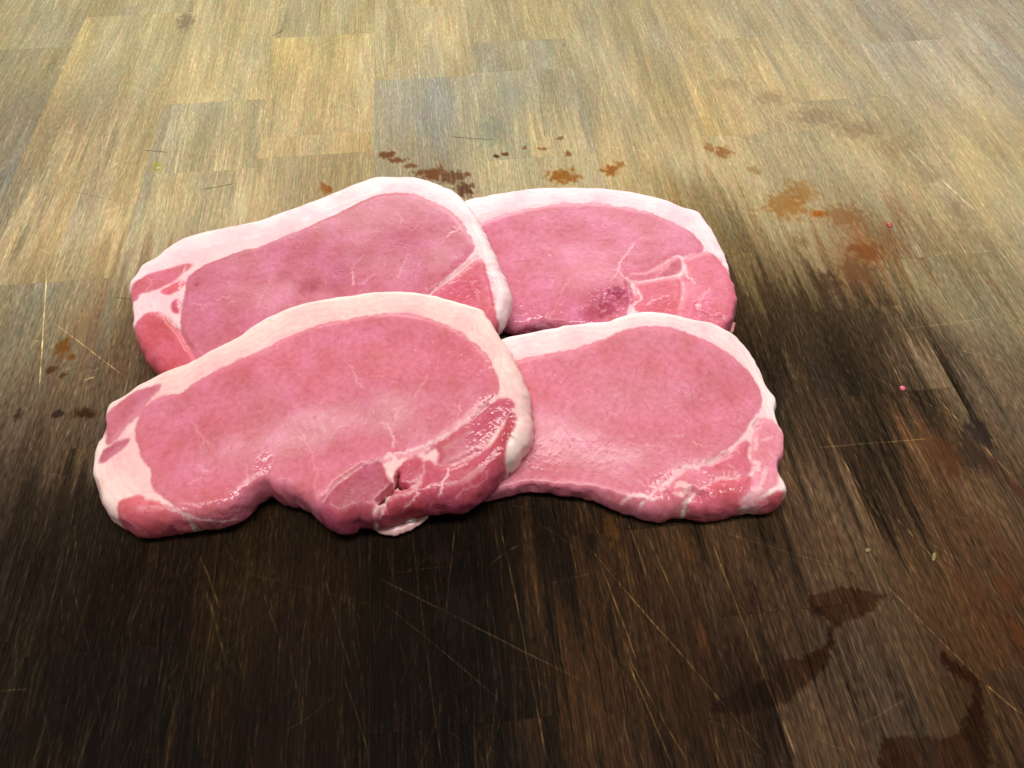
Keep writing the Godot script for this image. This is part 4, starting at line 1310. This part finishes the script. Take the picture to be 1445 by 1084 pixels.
			"loin_eye": [-80.8,-11.8,-66.5,-23.9,-55.9,-27.5,-44.3,-29.6,-30.1,-31,-20.5,-35.1,-10.8,-38.9,-1.2,-40.8,8.1,-40.2,17.5,-38.1,26.7,-33.8,34,-29.1,39.9,-23.3,43.3,-17.9,44.6,-11.5,43.4,-6.6,39.1,-0.8,34.4,6.5,29.7,11.5,24,16.2,18.6,19.3,14.4,20.7,10.2,21.8,6.2,23.6,2.8,25.9,-0.6,28.4,-3.5,30.3,-5.8,33.1,-9.8,36.3,-14,39,-17.7,42.7,-19,45.6,-25.9,40.8,-36.1,34.9,-50.5,32.2,-57.6,30.5,-64.4,31.5,-70.9,38,-81.9,28.9],
			"side_muscle": [40.5,3.3,43.6,0.3,47.4,1.4,49.1,4.5,52.1,10.6,50.4,18.5,45.8,21.1,44.6,24.2,43.1,29,40.1,30.9,35.2,33.9,30.2,35.1,28.5,35.7,32.5,30.9,35.7,25.5,35.5,20.4,35.2,15.8,37.3,10.1],
			"side_muscle_001": [15,22.2,19.5,21,24.3,18,29.2,14.9,33.8,10.3,36,11.1,34.3,17.4,34.7,21.9,33.2,24.4,30.2,25.6,25.9,25.7,20.3,26.9,16.3,29.2,14.9,31.5,12.8,30.9,16.6,26.9],
			"side_muscle_002": [12.9,32.1,16.2,29.8,20.8,27.5,26.3,26.6,30,26.8,32.9,25.6,34.4,26.8,31.5,30.9,28.7,34.5,29.5,36.2,34.9,35.7,40.7,33,43.7,31.5,48.5,33.8,45.2,42.7,30.2,46.9,15.1,51,4.1,49.4,5.4,43.8,8.3,37.2],
			"side_muscle_003": [-14.1,40.8,-8.6,37.3,-4.4,34,-0.8,30.4,2.7,29.1,6.6,25.5,11.4,23,15.3,24.5,16.6,26.9,12.8,30.9,9.3,33.8,6.1,38,3,42.3,1.6,49.4,-6.2,50.5,-13.5,47.3,-15.6,42.8],
		},
		"veins": [
			[0.8, 1.6, [-16.1,35.9,-12.6,32.9,-9.5,32.5,-5.6,33.7,-3.1,34.7]],
			[0.75, 1.6, [-3,30.9,0.1,28.7,-0.9,31.3]],
			[0.75, 1.6, [1.4,28.8,5.1,24.3,9.7,21.8,14.1,21]],
			[0.7, 2.2, [4.4,30.7,7.3,28.4,9.7,30.8,7.8,33.1,5.2,33]],
			[0.75, 0.9, [14.6,20.7,19.8,19,24.5,16.2,29.4,13,34,9.1,37.5,5.7]],
			[0.6, 0.6, [17,21.6,21.2,20.1,26.7,16.8,31.7,12.9]],
			[0.6, 0.5, [18.5,20.4,24.9,17.4,32.7,10.4]],
			[0.8, 0.8, [13.2,32.1,16.2,29.5,20.3,27.2,24.2,26.3,27.3,26.8,30.3,25]],
			[0.85, 1.5, [35.6,19.5,38.4,19.4,37.3,22.5,35.8,21.9]],
			[0.6, 1.8, [33.1,33.9,36.3,30.9,38.2,26.4,40.7,21.8]],
			[0.6, 1.5, [29.7,35.1,33.2,33.3,36.6,32.1]],
			[0.55, 0.5, [25,20.4,26.4,22.1,28,22.4]],
			[0.55, 1.6, [38.8,8.1,37.6,14.5]],
			[0.45, 1.2, [40.7,9.9,45.5,8.4]],
			[0.35, 1.2, [43.1,15.5,45.2,18.6]],
			[0.5, 0.8, [8.8,37.8,9.4,41,12.7,43.4,16.6,44.6,22,43.5,28.4,42.3]],
			[0.4, 0.5, [3.8,42.3,7.3,37.2,9.7,34.3]],
			[0.3, 0.4, [-16.5,1,-13.4,-3.3,-9.8,-5.8]],
			[0.3, 0.4, [-20.5,1.5,-17.6,0.4]],
			[0.35, 0.5, [-4.6,5.7,-1.2,4.5]],
			[0.45, 0.5, [-5.8,12.9,-1.4,13.1]],
			[0.45, 0.5, [4.5,8.9,8.8,9.6,10.7,8.3]],
			[0.45, 0.8, [13,11.4,16.7,13.3]],
			[0.4, 0.5, [-4.3,28.5,-6.2,25.4]],
			[0.4, 0.5, [-8.4,25.9,-6.6,30.1]],
			[0.35, 0.4, [3.6,-3.7,10,-5.5]],
			[0.3, 0.4, [24.6,-3.4,30.5,-4.9]],
			[0.35, 0.4, [-28.7,-15.7,-24,-17.8]],
			[0.4, 0.5, [-0,16,3.4,14.3]],
			[0.35, 0.5, [-18.6,-1.5,-14.7,-0.8]],
		],
		"creases": [
			[2.3, 1.2, [4.9,37.1,8.3,33.7,11.2,31.5]],
			[2.2, 1.0, [11.1,32,16.7,33.9,24.3,35.6]],
			[2.2, 0.7, [28,35.7,31.2,35.7,33.9,35.1]],
			[2.0, 1, [5.6,38.3,2.6,45.2]],
			[2.2, 0.7, [38.8,4.4,41,1.7,42.1,0.4]],
			[1.2, 0.8, [18.4,20.7,27.3,16.2]],
			[1.0, 1.2, [1.1,32,2.8,35]],
			[1.4, 1, [12.1,38.5,15,36.2,16.7,33.9]],
		],
		"deep": [40.3,2.4,2.2,0.6,21.6,21.6,3,0.25],
		"wet": [-43.7,17.5,13.8,0.28,-24.4,14.5,12,0.2,21.9,-4.3,15,0.25,-13.2,9.7,15,0.12,22.8,31.6,10.8,0.65,-1.4,30.4,9,0.6,5.5,27.8,4.2,0.6,-40.2,-16.5,12,0.1],
		"flaps": [
		],
	},
	"back_right": {
		"base": Vector2(45.1, -66.6), "thick": 15.0,
		"outline": [-72.8,-34.7,2.5,-69.8,-39.3,2.2,-64.5,-41.9,2.2,-54,-45.2,2.2,-43.5,-47.9,2.2,-30.6,-50.1,2.2,-11.6,-50,2.2,4.5,-49.2,2.2,19.9,-46.1,2.2,32.1,-41.4,2.2,41.7,-34.8,2.2,48.8,-31.6,2.5,50.4,-26.9,2.5,54,-17.2,2.8,56.9,-2,3,57.7,6.8,3,57.5,10.7,3.5,58.3,19.5,5,58.3,28.3,5,56.2,33.8,5,54.9,37.7,5,53,42.1,5,42.6,51.2,5,24.1,48.2,5,5.3,46.1,5,-13.8,43.4,6,-23.3,40.6,6,-32.3,38.1,6,-41.7,40.5,6,-47.5,39.3,6,-55.8,33.5,5,-66.1,18.7,5,-73.5,1.2,4,-77.1,-20.9,4],
		"rest": [-73.1,-37.3,0,15,-11.3,-52.9,0,15,54,-17.1,0,15,54.8,34.7,0,15,-32.4,41.1,0,9,-41.7,43.4,0,8,-65.7,22.9,0,11,-10.1,25.9,0,15,-11,44.6,0,11],
		"muscles": {
			"loin_eye": [-87.1,-6.3,-60.7,-22.1,-48.5,-29.1,-36,-33.8,-22.7,-36.4,-6.9,-37,8.3,-34.8,23.6,-30.3,33,-23.2,42,-15.5,45.9,-8.4,46.5,-3.5,44.4,-0.7,41.5,0.7,37,1.5,34.6,-0,31,1.3,27.3,4.8,22.5,8.4,17.3,11,11.5,12.3,8.4,13.7,9.2,19.2,10.4,24.5,9,29.6,6.7,33.7,5.6,47.2,-7.1,54.8,-15,58.5,-27.2,55.7,-41.8,52.9,-55.3,53.1,-85.2,24.9],
			"side_muscle_001": [12.7,17.8,20.1,15.6,26.8,14.5,32,15.2,33.4,19,32.2,27.9,29.3,36.3,23.4,44.1,17.6,39.6,11.7,35.3,10,28.7,12.1,23.6],
			"side_muscle_002": [36.8,3.4,41.9,0.7,46.8,-1.1,50.7,-0.1,53.3,4.6,55.1,10.3,57.2,17.3,59.5,33,54.3,53.7,36.5,60.8,22.9,48.1,27.8,38.3,31.1,32.2,34,24.5,34.8,18.1,34,14.4,37.3,9.9],
			"side_muscle_003": [8.7,10,15.6,11,22.5,8.4,27.9,4.9,31.6,1.8,34.3,2.3,35,7,33.7,11.6,29.6,13.3,23.5,14.4,17.5,15.6,13.4,16.4,10.7,17.4,9,14.7],
		},
		"veins": [
			[0.65, 0.9, [14.5,-9.1,11.3,-3.3,8.2,1.4,5.8,5.2,5,11,7,14.7,10.8,16.9]],
			[0.6, 0.7, [5,11,2.3,14.8,0.1,17.7]],
			[0.4, 0.5, [15.3,-10,18.9,-11.8,22.1,-9.7]],
			[0.8, 1.1, [8.1,16.5,13.4,17.4,20,16.5,26.1,15,32.8,13.4,35.3,9.8]],
			[0.75, 1.2, [10.6,18.3,12.8,23.6,14.2,28.7,10.8,30.4,8.6,33.7]],
			[0.55, 0.6, [23,13,27.4,9.5,29.8,5.9]],
			[0.75, 0.9, [35.3,9.8,36.6,14.5,39.7,20.2]],
			[0.7, 0.9, [36.9,2.4,39.2,0.6,42,-0.3]],
			[0.5, 0.6, [31.5,3.2,33.9,-0,37,1.5]],
			[0.5, 0.6, [19.3,11,23,7.5,26,3.9]],
			[0.6, 0.8, [15.8,32.1,20,28.9,26.7,26.2]],
			[0.85, 1.7, [38.3,34.4,39.8,32.8]],
			[0.65, 0.7, [39.2,32.7,41.9,27.6,46.1,23.2]],
			[0.5, 0.5, [41.2,27.5,43.1,24]],
			[0.4, 0.5, [33,17.1,32.5,26.2,30.2,33.8]],
			[0.4, 0.5, [-11.2,-1.9,-3.7,-2.7,0.8,0.4]],
			[0.35, 0.5, [-30.6,40.9,-26.5,33.2,-23.1,25.8,-19.6,17.8,-18.1,15.2]],
			[0.7, 1.0, [-35.7,41.4,-31.8,39.1,-29.3,41]],
			[0.45, 0.5, [-28.1,33,-30.5,38.4]],
			[0.5, 0.5, [-5.6,15,-4.3,14.5]],
			[0.55, 0.8, [-27.6,-1.7,-26.9,-0.8]],
			[0.4, 0.4, [-18.9,2.6,-17.5,1.3]],
			[0.45, 0.5, [-4.1,31.4,-3.2,27.5,-1.7,24]],
			[0.4, 0.5, [-23.3,30.6,-21.3,28.6]],
			[0.4, 0.4, [-30.6,-17.9,-30,-15]],
			[0.35, 0.5, [-18.4,36.3,-15.4,32.9,-10.5,31.4,-4.9,33.7]],
		],
		"creases": [
			[1.6, 1.0, [8.3,18.3,9.2,27.1,7.8,35.3]],
			[0.8, 1.0, [27,13.2,33.1,11.6]],
			[0.7, 1, [-4.2,33.7,-3.2,27.5]],
			[0.7, 0.9, [38.3,37,45.5,41.4,51.9,40.7]],
		],
		"deep": [2.8,25.1,9,0.85,-2.3,34.1,10,0.6,-9.2,37,12,0.45,4.1,29.3,7,0.4,-5.5,27.5,14,0.25,31,6.9,5,0.35],
		"wet": [-4.3,35.2,18,1,-39.5,39.6,13.8,0.9,24.5,33.8,9,0.7,42.6,39.3,9,0.7,-20.2,34.2,7.2,0.5,38.9,32.7,2.4,1],
		"flaps": [
			["fat_flap", Color8(220, 150, 140), [52.8,3,39.6,1.6,1.6,54.6,4,39.2,2,2,55.9,5,35.7,1.6,1.6]],
		],
	},
}
